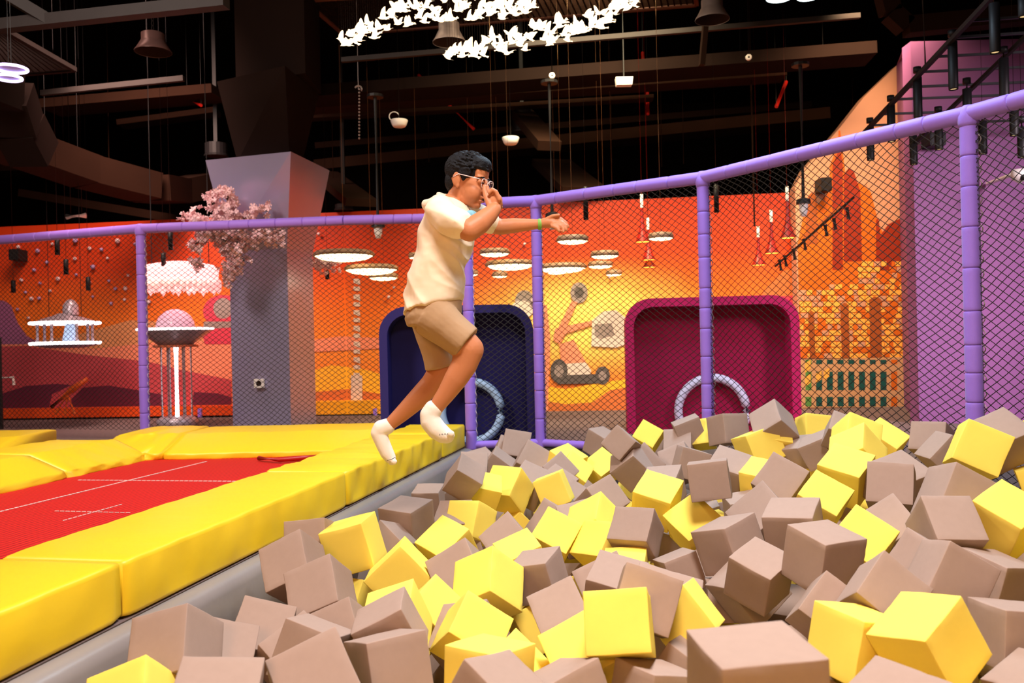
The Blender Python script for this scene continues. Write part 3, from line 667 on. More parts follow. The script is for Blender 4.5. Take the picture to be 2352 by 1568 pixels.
# black cylinder spots on the left and centre
def spot(px, y0, y1, d, label, r=.028, group='black cylinder spotlights hanging singly'):
    c = U(px, y1, d); t = U(px, y0, d).z; root = thing('cylinder_spotlight', label, 'spotlight', tuple(c), group)
    bm = NB(); lathe(bm, c, [(r*.8, .01), (r, 0), (r, t-c.z), (r*.4, t-c.z+.01)], 14, capt=True); cable(bm, (c.x, c.y, t)); obj('lamp_body', bm, M['black'], root, True)
    bm = NB(); lathe(bm, c+Vector((0, 0, .006)), [(.001, 0), (r*.8, 0)], 12); obj('lens', bm, M['lens'], root)
    return root
for a_ in ((132, 548, 585, 10, 'black spotlight under the rail at far left'), (152, 596, 630, 10.4, 'black spotlight over the left lit ring table'), (31, 645, 672, 11, 'small black spotlight at the left edge'), (203, 637, 667, 11, 'small black spotlight right of the ring table top'), (392, 532, 574, 10, 'black spotlight just right of the left post'), (376, 582, 616, 10.2, 'black spotlight in front of the pink lamp'), (1346, 430, 505, 9.5, 'black spotlight above the hand side disc lamp'), (1646, 425, 488, 9.5, 'black spotlight right beside the right fence post'), (752, 622, 641, 11.2, 'tiny black spotlight by the column reflection')):
    spot(*a_)
# pole pendants with glass jar
for (x, y0, x1, y1, y2, d, lab) in ((864, 222, 869, 522, 548, 9.4, 'black pole lamp with glass jar left of the person'), (1258, 190, 1269, 500, 528, 9.2, 'black pole lamp behind the outstretched hand'), (1834, 150, 1846, 468, 498, 9.0, 'black pole lamp with glass jar by the painted city')):
    c = U(x1, y2, d); root = thing('pole_lamp', lab, 'lamp', tuple(c), 'lamps on long black poles')
    t = U(x, y0, d); k = U(x1, y1, d)
    bm = NB(); tube(bm, [(c.x, c.y, k.z), (c.x, c.y, t.z)], .02, 10); lathe(bm, (c.x, c.y, k.z), [(.03, .06), (.07, .045), (.075, .0), (.03, 0)], 16, capb=True); lathe(bm, (c.x, c.y, t.z), [(.09, -.01), (.09, .02)], 12, capb=True, capt=True)
    obj('pole', bm, M['black'], root)
    bm = NB(); lathe(bm, (c.x, c.y, c.z), [(.001, 0), (.025, .005), (.04, .05), (.048, k.z-c.z)], 14); obj('glass_jar', bm, M['white'], root, True)
# high-bay reflectors
for (x, y, d, s, m_, lab) in ((352, 120, 9.0, .185, 'brown', 'dark high-bay lamp hanging on a chain at upper left'), (1032, 98, 8.6, .165, 'lampmetal', 'grey high-bay lamp between the two streams of lit birds'), (1636, 46, 8.4, .165, 'lampmetal', 'grey high-bay lamp at the top right of centre')):
    c = U(x, y, d); root = thing('high_bay_lamp', lab, 'lamp', tuple(c), 'high-bay reflector lamps')
    bm = NB(); R = s; lathe(bm, c, [(R, 0), (R*1.0, .008), (R*.84, .05), (R*.66, .11), (R*.62, .115), (R*.62, .19), (R*.5, .20), (.02, .205)], 28, capt=True)
    obj('reflector', bm, mat('dark_reflector', (.16, .08, .07), .35, .4) if m_ == 'brown' else M['lampmetal'], root, True)
    bm = NB(); lathe(bm, c, [(R*.97, .004), (R*.8, .05), (R*.5, .12), (.01, .12)], 28); obj('inner_reflector', bm, M['brown'], root, True)
    bm = NB(); z = c.z+.2
    while z < 6.5: tube(bm, [(c.x+.012*math.cos(a), c.y, z+.03*math.sin(a)) for a in [i*2*PI/6 for i in range(6)]], .004, 4, closed=True); z += .05
    obj('chain', bm, M['greybar'], root)
# sensors and ceiling speakers
def sensor(label, cat, x, y, d, kind):
    c = U(x, y, d); bm = NB()
    if kind == 'dome':
        lathe(bm, c, [(.001, -.03), (.07, -.028), (.085, -.01), (.105, .045), (.10, .055), (.03, .06)], 20, capt=True); cable(bm, (c.x, c.y, c.z+.05), .006, 1)
        if 'loop' in label: tube(bm, [c+Vector((-.02+.06*math.cos(a)-.04, 0, .10+.055*math.sin(a))) for a in [i*2*PI/14 for i in range(14)]], .006, 5, closed=True)
    elif kind == 'box':
        hexa(bm, [c+Vector(v) for v in ((-.09, -.05, -.045), (.09, -.05, -.045), (.09, .05, -.045), (-.09, .05, -.045), (-.1, -.06, .045), (.1, -.06, .045), (.1, .06, .045), (-.1, .06, .045))]); cable(bm, (c.x, c.y, c.z+.04), .010, 1)
    elif kind == 'long':
        tube(bm, [c+Vector((-.12, 0, 0)), c+Vector((.12, 0, .01))], .035, 12); cable(bm, (c.x-.07, c.y, c.z+.02), .005, 1); cable(bm, (c.x+.07, c.y, c.z+.02), .005, 1)
    elif kind == 'disc':
        lathe(bm, c, [(.001, .0), (.012, .0), (.014, .0)], 14, (0, -1, 0), mi=1); lathe(bm, c, [(.012, .0), (.034, .004), (.036, -.02), (.02, -.03)], 18, (0, -1, 0)); cable(bm, (c.x, c.y, c.z+.03), .005, 1)
    elif kind == 'cam':
        lathe(bm, c, [(.07, .06), (.08, .0), (.07, -.03), (.001, -.075)], 18, capb=True); ball(bm, c+Vector((-.0, -.055, -.02)), .035, mi=1)
        bar(bm, c+Vector((0, 0, .04)), c+Vector((.05, .66, .04)), .03, .03)
    return tag(obj({'dome': 'dome_sensor', 'box': 'ceiling_projector', 'long': 'strip_light', 'disc': 'round_detector', 'cam': 'dome_camera'}[kind], bm, [M['white'], M['black']], None, kind != 'box'), label, cat)
sensor('white dome sensor with a cable loop, left above the person', 'sensor', 917, 286, 10.5, 'dome')
sensor('white dome sensor on a thin rod, right above the person', 'sensor', 1173, 326, 10.5, 'dome')
sensor('white box-shaped fitting under the trays, right of centre', 'ceiling fitting', 1433, 188, 10.2, 'box')
sensor('small white strip fitting above the fence at left', 'light', 175, 497, 11, 'long')
sensor('small white ring detector on the black tray at centre', 'detector', 1268, 173, 10, 'disc')
sensor('small white ring detector near the level red pipe', 'detector', 1720, 131, 10, 'disc')
sensor('white dome camera at the right edge on the violet wall', 'camera', 2342, 404, 8.3, 'cam')
for (x0, y0, x1, y1, d, lab) in ((1884, 408, 1908, 440, 11.0, 'black square speaker on the painted city wall'), (2132, 305, 2168, 336, 8.85, 'black speaker box high on the violet wall'), (24, 572, 46, 598, 12.3, 'small black speaker on the red wall at far left')):
    p = U(x0, y1, d); q = U(x1, y0, d); bm = NB(); box(bm, (p.x, d-.05, p.z), (q.x, d+.2, q.z)); bmesh.ops.bevel(bm, geom=bm.edges[:], offset=.008, segments=2, affect='EDGES'); tag(obj('wall_speaker', bm, M['black']), lab, 'speaker')
# small ceiling clutter: beacon heads on cords
for (x, y0, y1, d, lab) in ((823, 205, 325, 10, 'pale hook and chain dangling left of the person'), ):
    bm = NB(); p = U(x, y0, d)
    n = 16
    for i in range(n): q = U(x+2, y0+(y1-y0)*i/n, d); ball(bm, q, .013, sub=1)
    tube(bm, [p+Vector((.04*math.cos(a), 0, .04*math.sin(a))) for a in [-.5+i*.4 for i in range(9)]], .01, 6); cable(bm, (p.x, p.y, p.z), .004)
    tag(obj('chain_hook', bm, M['lampmetal']), lab, 'chain')

# pink drum lamp and glow ring, top-left rings
c = U(415, 640, 10.6); root = thing('drum_lamp', 'large glowing pink drum lamp hung with frills behind the netting', 'lamp', tuple(c)); R = 82*10.6/FPX
bm = NB(); zt_ = .13; lathe(bm, c, [(R, -.02), (R*1.02, .10), (R*.9, .16), (.2, .2)], 40); obj('drum', bm, M['pinkglow'], root, True)
bm = NB()
for i in range(44):
    a = i*2*PI/44; x, y = R*math.cos(a), R*math.sin(a); ln_ = .13+.03*math.sin(i*2.3)
    ball(bm, (c.x+x*1.01, c.y+y*1.01, c.z-.02-ln_/2), (.04, .03, ln_/2+.02), sub=1)
obj('frill', bm, mat('rosy_white_glow', (1, .8, .78), .5, emit=(1, .36, .33), estr=1.0), root, True)
bm = NB()
for sx in (-1, 1): tube(bm, [(c.x+sx*R*.8, c.y, c.z+.1), (c.x+sx*R*.8, c.y, 6.6)], .006, 5)
obj('suspension', bm, M['black'], root)
for (x, y, rx, d, m_, lab) in ((26, 158, 33, 7.0, 'violetglow', 'glowing violet-white ring lamp, upper one at the left edge'), (20, 179, 27, 7.2, 'violetglow', 'glowing violet-white ring lamp, lower one at the left edge'), (1790, -4, 30, 7.5, 'coolglow', 'cool white disc lamp cut by the top edge, left of two'), (1856, -6, 26, 7.5, 'coolglow', 'cool white disc lamp cut by the top edge, right of two')):
    c = U(x, y, d); R = rx*d/FPX; root = thing('ring_lamp', lab, 'lamp', tuple(c)); bm = NB()
    if m_ == 'violetglow':
        tube(bm, [c+Vector((R*math.cos(a), R*math.sin(a), 0)) for a in [i*2*PI/32 for i in range(32)]], .012, 8, closed=True); obj('ring', bm, M[m_], root, True)
        bm = NB(); lathe(bm, c+Vector((0, 0, .01)), [(.001, 0), (R*.95, 0)], 32); obj('ring_plate', bm, mat('violet_plate', (.2, .12, .6), .4), root)
    else: lathe(bm, c, [(.001, 0), (R*.97, 0), (R, .015)], 32); obj('diffuser', bm, M[m_], root); bm = NB(); lathe(bm, c, [(R, .0), (R*1.04, .03), (R*.9, .06), (.02, .07)], 32); obj('lamp_shade', bm, M['black'], root, True)
    bm = NB(); cable(bm, (c.x, c.y, c.z+.02)); obj('suspension', bm, M['black'], root)

# lit bird chandeliers
def birdmesh():
    bm = NB()
    ball(bm, (0, 0, 0), (.040, .014, .013), sub=2)
    ball(bm, (.042, 0, .006), (.012, .009, .009), sub=1); tube(bm, [(.05, 0, .006), (.062, 0, .003)], [.004, .001], 6)
    v = [bm.verts.new(p) for p in ((-.03, -.006, 0), (-.03, .006, 0), (-.068, .02, .004), (-.068, -.02, .004))]; bm.faces.new(v)
    for s in (-1, 1):
        P = []
        for i in range(8):
            t = i/7; y = s*(.008+.085*t); z = .010+.055*math.sin(t*1.9)*t**.6; ch = .026*(1-t**2.2)+.003; x = .008-.022*t*t
            P.append((bm.verts.new((x+ch, y, z)), bm.verts.new((x-ch, y, z-.002))))
        for i in range(7): bm.faces.new((P[i][0], P[i+1][0], P[i+1][1], P[i][1]))
    me = bpy.data.meshes.new('lit_bird'); me.materials.append(M['birdglow']); bm.to_mesh(me); bm.free(); return me
BM = birdmesh()
def flock(label, path, n, spread, d, seed):
    rg = random.Random(seed); c = U(*path[len(path)//2], d); root = thing('bird_chandelier', label, 'chandelier', tuple(c))
    seg = [math.dist(a, b) for a, b in zip(path[:-1], path[1:])]; tot = sum(seg); wires = NB()
    for i in range(n):
        t = (i+.5)/n*tot; k = 0
        while k < len(seg)-1 and t > seg[k]: t -= seg[k]; k += 1
        a, b = path[k], path[k+1]; f = t/seg[k]; e = min(1, .35+2.2*min((i+.5)/n, 1-(i+.5)/n))
        x = a[0]+(b[0]-a[0])*f; y = a[1]+(b[1]-a[1])*f+rg.uniform(-spread, spread)*e; p = U(x, y, d+rg.uniform(-.45, .45))
        o = bpy.data.objects.new('bird', BM); COL.objects.link(o); o.parent = root; o.location = p-c
        o.rotation_euler = (rg.uniform(-.5, .5), rg.uniform(-.4, .4), PI+rg.uniform(-.9, .9)); s = rg.uniform(.72, 1.0); o.scale = (s, s, s)
        tube(wires, [p, (p.x, p.y, 5.0)], .0012, 3, cap=False)
    obj('suspension_wires', wires, M['greybar'], root)
    for q in (path[1], path[-2]):
        l = bpy.data.lights.new('bird_light', 'POINT'); l.energy = 5; l.color = (1, .8, .55); l.shadow_soft_size = .25
        o = bpy.data.objects.new('bird_light', l); COL.objects.link(o); o.parent = root; o.location = U(q[0], q[1]+45, d)-c
flock('left stream of glowing white birds hanging from the mesh ceiling', [(782, 100), (830, 78), (880, 58), (940, 34), (1000, 20), (1060, 14), (1130, 26), (1228, 14)], 84, 30, 8.2, 1)
flock('right stream of glowing white birds curving up to the top edge', [(1025, 124), (1090, 114), (1160, 100), (1230, 86), (1300, 68), (1360, 54), (1400, 34), (1420, 10), (1470, 4)], 80, 26, 8.0, 2)

# spotlight track frame at right
root = thing('lighting_ladder_frame', 'black ladder-like lighting frame hanging before the violet wall', 'lighting frame', tuple(U(2200, 200, 7)))
zf = 0
R1 = [(1985, 305, 8.6), (2272, 0, 6.3)]; R2 = [(2100, 330, 8.4), (2362, 78, 6.7)]; R1 += [(2400, -135, 5.6)]
bm = NB(); bar(bm, U(*R1[0]), U(*R1[1]), .035, .035); bar(bm, U(*R1[1]), U(*R1[2]), .035, .035); obj('side_rail', bm, M['greybar'], root)
bm = NB(); bar(bm, U(*R2[0]), U(*R2[1]), .03, .03); obj('side_rail', bm, M['greybar'], root)
for i, (x, y) in enumerate(((2000, 288), (2030, 262), (2058, 228), (2085, 200), (2118, 165), (2150, 130), (2190, 86), (2225, 48))):
    t = (x-1985)/287; d = 8.6-2.3*t; bm = NB(); a = U(x, y, d); b = U(2420, y-14, d+.1); bar(bm, a, b, .02, .02); obj('cross_bar', bm, M['black'], root)
for (x, y) in ((2120, 0), (2126, 160), (2200, -10)):
    pass
bm = NB(); tube(bm, [U(2126, 160, 7.5), U(2118, -30, 7.5)], .008, 6); tube(bm, [U(2262, 10, 6.4), U(2262, -60, 6.4)], .008, 6); obj('suspension', bm, M['greybar'], root)
TS = [(2286, 8, 122, 6.2, 'largest black cylinder spotlight, at the top of the frame'), (2190, 96, 206, 6.9, 'second largest black cylinder spotlight left of the largest'), (2109, 178, 272, 7.5, 'black cylinder spotlight on the front rail above the fence'), (2048, 242, 326, 8.0, 'black cylinder spotlight crossing the violet top rail'), (2000, 292, 368, 8.5, 'black cylinder spotlight below the rail at the sand wall edge'), (2307, 134, 224, 6.9, 'black cylinder spotlight on the rear rail near the right edge'), (2222, 204, 262, 7.4, 'black cylinder spotlight on the rear rail right of the second'), (2157, 268, 344, 7.9, 'black cylinder spotlight beside the violet wall speaker'), (2099, 312, 378, 8.4, 'black cylinder spotlight lowest on the rear rail'), (2258, 278, 354, 7.8, 'black cylinder spotlight just right of the big fence post'), (2330, 240, 312, 7.3, 'black cylinder spotlight under the top rail at the right edge'), (2348, 292, 362, 7.4, 'black cylinder spotlight cut by the right edge'), (2352, -10, 40, 6.0, 'black cylinder spotlight in the top right corner')]
def tracklamp(x, y0, y1, d, lab):
    hang = x in (2258, 2330, 2348)
    c = U(x, y1, d); t = U(x, y0, d).z; r = .036; r0 = thing('track_spotlight', lab, 'spotlight', tuple(c), 'black cylinder spotlights on the ladder frame')
    bm = NB(); lathe(bm, c, [(r*.75, .02), (r*.95, 0), (r, .01), (r, t-c.z), (r*.3, t-c.z+.005)], 16, capt=True); tube(bm, [(c.x, c.y, t), (c.x, c.y, t+.07)], .01, 6); lathe(bm, (c.x, c.y, t+.04), [(r*.9, 0), (r*.9, .05)], 12, capb=True, capt=True); (cable(bm, (c.x, c.y, t)) if hang else None); obj('lamp_body', bm, M['black'], r0, True)
    bm = NB(); lathe(bm, c+Vector((0, 0, .008)), [(.001, 0), (r*.72, 0)], 12); obj('lens', bm, M['lens'], r0)
for a_ in TS: tracklamp(*a_)
# little track of spots before the painted city
root = thing('spot_track', 'slanting black rail with small spots before the painted city', 'lighting rail', tuple(U(1860, 540, 10)))
bm = NB(); bar(bm, U(1780, 612, 10.6), U(1962, 452, 9.6), .02, .02); obj('rail', bm, M['black'], root)
for (x, y) in ((1790, 600), (1802, 590), (1822, 575), (1846, 552), (1895, 520), (1915, 505), (1945, 480)):
    bm = NB(); c = U(x, y, 10.2-(x-1790)*.004); tube(bm, [c+Vector((0, 0, .02)), c+Vector((.02, 0, -.11))], .024, 10); obj('spot_head', bm, M['black'], root)

# ================================================================ FAR LEFT PLAY STATIONS
def saucer(label, px, ytop, ymid, ylow, d, halfw, column):
    c = U(px, ymid, d); z0 = 0; root = thing('saucer_booth', label, 'play booth', (c.x, c.y, 0)); k = d/FPX; R = halfw*k
    return c, root, k, R
c, root, k, R = saucer('saucer-shaped play table with two white neon rings at far left', 150, 690, 742, 790, 10.8, 72, False)
zl = U(150, 788, 10.8).z; zt_ = c.z
for z in (zt_, zl):
    bm = NB(); tube(bm, [(c.x+R*math.cos(a), c.y+R*math.sin(a), z) for a in [i*2*PI/36 for i in range(36)]], .019, 8, closed=True); obj('neon_ring', bm, M['whiteglow'], root, True)
bm = NB(); lathe(bm, (c.x, c.y, zt_), [(R*.98, 0), (R*.7, .05), (R*.3, .1), (R*.22, .12)], 30); obj('roof', bm, M['silver'], root, True)
bm = NB(); z1 = U(163, 690, 10.8).z; lathe(bm, (c.x+.07, c.y, zt_+.1), [(R*.24, 0), (R*.23, .12), (R*.12, z1-zt_-.1), (.001, z1-zt_-.08)], 20); obj('dome', bm, M['silver'], root, True)
bm = NB(); lathe(bm, (c.x, c.y, zl-.06), [(.2, 0), (R*.9, .03), (R*.97, .06)], 30, capb=True); obj('base', bm, M['metal'], root, True)
bm = NB(); tube(bm, [(c.x-.2, c.y, zt_+.05), (c.x-.2, c.y, 6.6)], .004, 5); tube(bm, [(c.x+.2, c.y, zt_+.05), (c.x+.2, c.y, 6.6)], .004, 5); obj('suspension', bm, M['black'], root)
for i in range(7):
    a = i*2*PI/7+.2; bm = NB(); tube(bm, [(c.x+R*.8*math.cos(a), c.y+R*.8*math.sin(a), zl), (c.x+R*.8*math.cos(a), c.y+R*.8*math.sin(a), zt_)], .02, 8); obj('strut', bm, M['silver'], root)
bm = NB(); lathe(bm, (c.x+.06, c.y, zl), [(.1, 0), (.08, .1), (.05, zt_-zl)], 14); obj('core', bm, mat('bluish_core', (.35, .5, .75), .3, emit=(.6, .75, 1), estr=.6), root, True)
c, root, k, R = saucer('saucer booth with glowing dome and light column left of the grey pillar', 403, 715, 756, 940, 10.6, 82, True)
bm = NB(); tube(bm, [(c.x+R*math.cos(a), c.y+R*math.sin(a), c.z) for a in [i*2*PI/36 for i in range(36)]], .014, 8, closed=True); obj('neon_ring', bm, M['whiteglow'], root, True)
bm = NB(); lathe(bm, c, [(R*.98, -.01), (R*.9, .02), (R*.5, .03)], 36); lathe(bm, c, [(R*.98, -.012), (R*.72, -.10), (R*.5, -.17), (R*.46, -.19), (.02, -.2)], 30); obj('saucer_body', bm, M['silver'], root, True)
bm = NB(); lathe(bm, c+Vector((0, 0, .02)), [(R*.52*math.cos(t), R*.52*math.sin(t)) for t in [i*PI/2/10 for i in range(11)]], 28); obj('dome', bm, mat('rosy_dome', (.72, .5, .62), .15, emit=(1, .6, .75), estr=.35), root, True)
zc_ = c.z-.2; bm = NB(); tube(bm, [(c.x, c.y, .05), (c.x, c.y, zc_)], .03, 10); obj('light_column', bm, M['whiteglow'], root, True)
for i in range(6):
    a = i*2*PI/6+.3; bm = NB(); r0 = .17; tube(bm, [(c.x+r0*math.cos(a), c.y+r0*math.sin(a), .12), (c.x+r0*math.cos(a), c.y+r0*math.sin(a), zc_)], .013, 8); obj('strut', bm, M['silver'], root)
bm = NB(); lathe(bm, (c.x, c.y, 0), [(.24, 0), (.24, .1), (.19, .13)], 24, capb=True, capt=True); obj('base', bm, M['silver'], root, True)
bm = NB(); lathe(bm, (c.x, c.y, zc_-.02), [(.26, 0), (.26, .03)], 24, capb=True, capt=True); obj('collar', bm, flat('rust_collar', (.5, .12, .05)), root)
# orange telescope-like toy
p = U(155, 925, 11.6); root = thing('toy_cannon', 'small orange toy cannon on legs at the foot of the red mural', 'toy', (p.x, p.y, 0)); mo = flat('orange_toy', (.78, .14, .02), .4)
bm = NB(); tube(bm, [U(118, 935, 11.6), U(165, 895, 11.6), U(200, 870, 11.6)], [.03, .045, .03], 10); obj('barrel', bm, mo, root, True)
for x in (128, 150, 172):
    bm = NB(); tube(bm, [U(155, 905, 11.6), U(x, 950, 11.6)], .02, 8); obj('leg', bm, mo, root)
# thin black post, faucet-like fixture at left edge
bm = NB(); p = U(3, 940, 10.9); tube(bm, [(p.x, p.y, 0), (p.x, p.y, U(3, 775, 10.9).z)], .022, 8); tag(obj('black_stanchion', bm, M['black']), 'thin black upright at the very left edge', 'post')
bm = NB(); tube(bm, [U(0, 868, 11.5), U(30, 866, 11.5), U(32, 884, 11.5)], .02, 8); tag(obj('wall_bracket', bm, M['white']), 'small pale bracket on the mural at the left edge', 'bracket')
# little balls before the red wall
random.seed(21); pb = None
bl = [(173, 552, 8), (270, 553, 8), (86, 576, 7), (206, 570, 6), (233, 573, 6), (42, 567, 6), (108, 602, 6), (172, 594, 6), (213, 613, 8), (247, 593, 5), (78, 620, 6), (133, 640, 7), (175, 631, 5), (49, 643, 6), (92, 650, 5), (206, 648, 5), (250, 645, 5), (294, 632, 5), (265, 663, 6), (288, 662, 7), (58, 671, 5), (115, 668, 5), (90, 685, 6), (72, 686, 7), (255, 697, 6), (286, 688, 5), (213, 681, 4), (342, 693, 7), (40, 710, 5), (65, 730, 5), (310, 560, 5), (120, 560, 5)]
gb = mat('lilac_ball', (.42, .30, .55), .35); wb = mat('pale_ball', (.75, .6, .62), .35)
for mi, mm in enumerate((gb, wb)):
    bm = NB(); ball(bm, (0, 0, 0), 1, sub=2); me = bpy.data.meshes.new('hanging_ball'); me.materials.append(mm)
    for f in bm.faces: f.smooth = True
    bm.to_mesh(me); bm.free()
    for (x, y, r) in bl[mi::2]:
        o = bpy.data.objects.new('hanging_ball', me); COL.objects.link(o); s = r*.75*11.9/FPX; o.location = BW(x, y, s*1.05); o.scale = (s, s, s)
        tag(o, ('lilac' if mi == 0 else 'pale pink')+' small ball floating before the red mural at left', 'ball', 'small %s balls before the red wall' % ('lilac' if mi == 0 else 'pale'))
for (x, y, r) in ((708, 535, 5), (732, 537, 6), (893, 682, 6), (905, 660, 5), (948, 645, 5), (1205, 560, 5), (1225, 690, 9), (1400, 636, 5)):
    o = bpy.data.objects.new('hanging_ball', me); COL.objects.link(o); s = r*.7*11.3/FPX; o.location = BW(x, y, s*1.05+.03); o.scale = (s, s, s)
    tag(o, 'pale ball floating before the orange mural near the centre', 'ball', 'pale balls before the orange mural')
# cherry blossom branch on the column
root = thing('blossom_branch', 'pink cherry blossom branches fixed to the grey column', 'artificial blossom', tuple(U(545, 560, 9.6)))
bs_ = [[(560, 600), (530, 560), (500, 500), (485, 440)], [(530, 560), (470, 520), (425, 500)], [(540, 570), (560, 500), (600, 480), (615, 485)], [(545, 590), (530, 620), (520, 640)], [(540, 560), (600, 545), (645, 530)], [(500, 520), (450, 560), (440, 572)], [(540, 560), (525, 480), (520, 432)]]
rg = random.Random(4); bm = NB(); fb = NB()
def flower(c, r):
    for _k in range(2):
        rot = Quaternion((rg.gauss(0, 1), rg.gauss(0, 1), rg.gauss(0, 1), rg.gauss(0, 1))).normalized().to_matrix(); cv = fb.verts.new(c)
        for q in range(5):
            a = q*2*PI/5
            fb.faces.new([cv]+[fb.verts.new(c+rot @ Vector((r*rr*math.cos(a+da), r*rr*math.sin(a+da), r*hh))) for da, rr, hh in ((-.5, .6, .2), (-.32, 1, .5), (0, 1.08, .35), (.32, 1, .5), (.5, .6, .2))])
for br in bs_:
    pts = [U(x, y, 9.5+rg.uniform(-.1, .1)) for x, y in br]; tube(bm, pts, [.016-.003*i for i in range(len(pts))], 6)
    for i in range(len(br)-1):
        for t in range(int(30*math.dist(br[i], br[i+1])/50)):
            f = rg.random(); flower(U(br[i][0]+(br[i+1][0]-br[i][0])*f+rg.gauss(0, 9), br[i][1]+(br[i+1][1]-br[i][1])*f+rg.gauss(0, 9), 9.45+rg.gauss(0, .1)), rg.uniform(.026, .040))
for k in range(26):                                                  # tufts
    x0, y0 = rg.gauss(520, 48), rg.gauss(528, 36)
    for _ in range(15): flower(U(x0+rg.gauss(0, 8), y0+rg.gauss(0, 8), 9.45+rg.gauss(0, .07)), rg.uniform(.026, .040))
obj('branch', bm, M['bark'], root); o = obj('blossom', fb, M['blossom'], root); o['kind'] = 'stuff'
c = U(760, 608, 10.9); fb = NB()
for _ in range(70): flower(U(rg.gauss(742, 20), rg.gauss(606, 8), 10.9+rg.gauss(0, .08)), rg.uniform(.026, .04))
o = obj('blossom_cluster', fb, M['blossom']); tag(o, 'small pink blossom cluster under the largest disc lamp', 'artificial blossom')
# ================================================================ THE JUMPING BOY
DB = 4.15
def BP(px, py, dy=0): return U(px, py, DB+dy)
boy = thing('person', 'boy in cream T-shirt and khaki shorts jumping into the foam pit, pushing up his glasses', 'person', tuple(BP(1000, 1065)))
YAW = math.radians(26); FW = Vector((math.cos(YAW), -math.sin(YAW), 0)); LT = Vector((math.sin(YAW), math.cos(YAW), 0))
def chain_(bm, P, sub=2):                                            # P: (point, radius) tapered limb
    for (a, ra), (b, rb) in zip(P[:-1], P[1:]):
        q = 3 if min(ra, rb) > .02 else sub
        n = max(1, int((b-a).length/(min(ra, rb)*(.16 if q == 3 else .28))))
        for i in range(n): t = i/n; ball(bm, a.lerp(b, t), ra+(rb-ra)*t, sub=q)
    ball(bm, P[-1][0], P[-1][1], sub=sub)
def limb(bm, L): chain_(bm, [(BP(x, y, d), r) for x, y, d, r in L])
def skin_rings(bm, R):
    n = len(R[0]); F = [(i*n+j, i*n+(j+1) % n, (i+1)*n+(j+1) % n, (i+1)*n+j) for i in range(len(R)-1) for j in range(n)]
    F += [tuple(range(n))[::-1], tuple((len(R)-1)*n+j for j in range(n))]
    bm.add([p[:] for r in R for p in r], F)
def loft(bm, rings, n=28):
    R = []
    for c, a, b, tf, tl in rings:
        R.append([c+FW*(a*math.cos(t))+LT*(b*math.sin(t))+Vector((0, 0, tf*a*math.cos(t)+tl*b*math.sin(t))) for t in [2*PI*i/n for i in range(n)]])
    skin_rings(bm, R)
def organic(name, bm, m, parent, vox, smooth=4, fac=.5, folds=None):
    org = parent_origin(parent); V = np.concatenate(bm.v)-np.array(org[:]); me = bpy.data.meshes.new(name); me.materials.append(m)
    me.from_pydata(V.tolist(), [], bm.f); b = bmesh.new(); b.from_mesh(me); bmesh.ops.recalc_face_normals(b, faces=b.faces[:]); b.to_mesh(me); b.free(); me.polygons.foreach_set('use_smooth', [True]*len(me.polygons))
    o = bpy.data.objects.new(name, me); COL.objects.link(o); o.parent = parent
    r = o.modifiers.new('remesh', 'REMESH'); r.mode = 'VOXEL'; r.voxel_size = vox; r.use_smooth_shade = True
    s = o.modifiers.new('smooth', 'SMOOTH'); s.factor = fac; s.iterations = smooth
    if folds:                                                        # soft cloth folds pressed into the finished surface
        amp, fa, fb = folds; bpy.context.view_layer.update(); dg = bpy.context.evaluated_depsgraph_get()
        m2_ = bpy.data.meshes.new_from_object(o.evaluated_get(dg)); o.modifiers.clear(); o.data = m2_
        if not m2_.materials: m2_.materials.append(m)
        N_ = [v.normal.copy() for v in m2_.vertices]
        for v, nn in zip(m2_.vertices, N_):
            p = v.co; u = p.x*.75-p.z*.66; w_ = p.x*.66+p.z*.75; y = p.y
            q = noise.noise(Vector((u*fa*1.2, w_*fb, y*4))); q2 = noise.noise(Vector((u*fb*.8+7, w_*fa, y*5+3)))
            v.co = p+nn*(amp*((1-abs(q)*2.6)*.6+q2*.7))
        m2_.polygons.foreach_set('use_smooth', [True]*len(m2_.polygons))
    return o
# head frame
HS = 1.08; HC = BP(1074, 416, 0); py_, ph_ = math.radians(24), math.radians(14)
hf = Vector((math.cos(ph_)*math.cos(py_), -math.cos(ph_)*math.sin(py_), -math.sin(ph_))); hn = Vector((-math.sin(py_), -math.cos(py_), 0)); hu = -hf.cross(hn)
if hu.z < 0: hu = -hu
def HP(f, u, s=0): return HC+(hf*f+hu*u+hn*s)*HS
HR = Matrix((hf, hn, hu)).transposed()
def hball(bm, f, u, s, rf, ru, rs, sub=3): ball(bm, HP(f, u, s), (rf*HS, rs*HS, ru*HS), HR, sub)
bm = Soup()
hball(bm, -.015, .030, 0, .090, .083, .073); hball(bm, .030, -.02, 0, .058, .085, .060); hball(bm, .028, -.072, 0, .050, .040, .050)
hball(bm, .062, -.096, 0, .022, .018, .026)
for s in (-1, 1):
    hball(bm, .044, -.046, .026*s, .044, .046, .036); hball(bm, .070, .024, .026*s, .018, .011, .026); hball(bm, .0765, .004, .030*s, .012, .012, .016)
    hball(bm, -.012, -.006, .073*s, .017, .030, .007); hball(bm, -.018, -.002, .079*s, .018, .030, .005); hball(bm, -.006, -.03, .073*s, .010, .012, .007)
    hball(bm, .098, -.036, .011*s, .011, .009, .009, 2)
hball(bm, .060, .045, 0, .028, .042, .052)
chain_(bm, [(HP(.086, .010), .010*HS), (HP(.100, -.014), .011*HS), (HP(.110, -.032), .0125*HS)])
hball(bm, .088, -.060, 0, .014, .007, .022, 2); hball(bm, .084, -.076, 0, .014, .008, .018, 2)
chain_(bm, [(HP(-.02, -.05), .056), (HP(-.035, -.10), .056), (BP(1030, 478, 0), .062)])
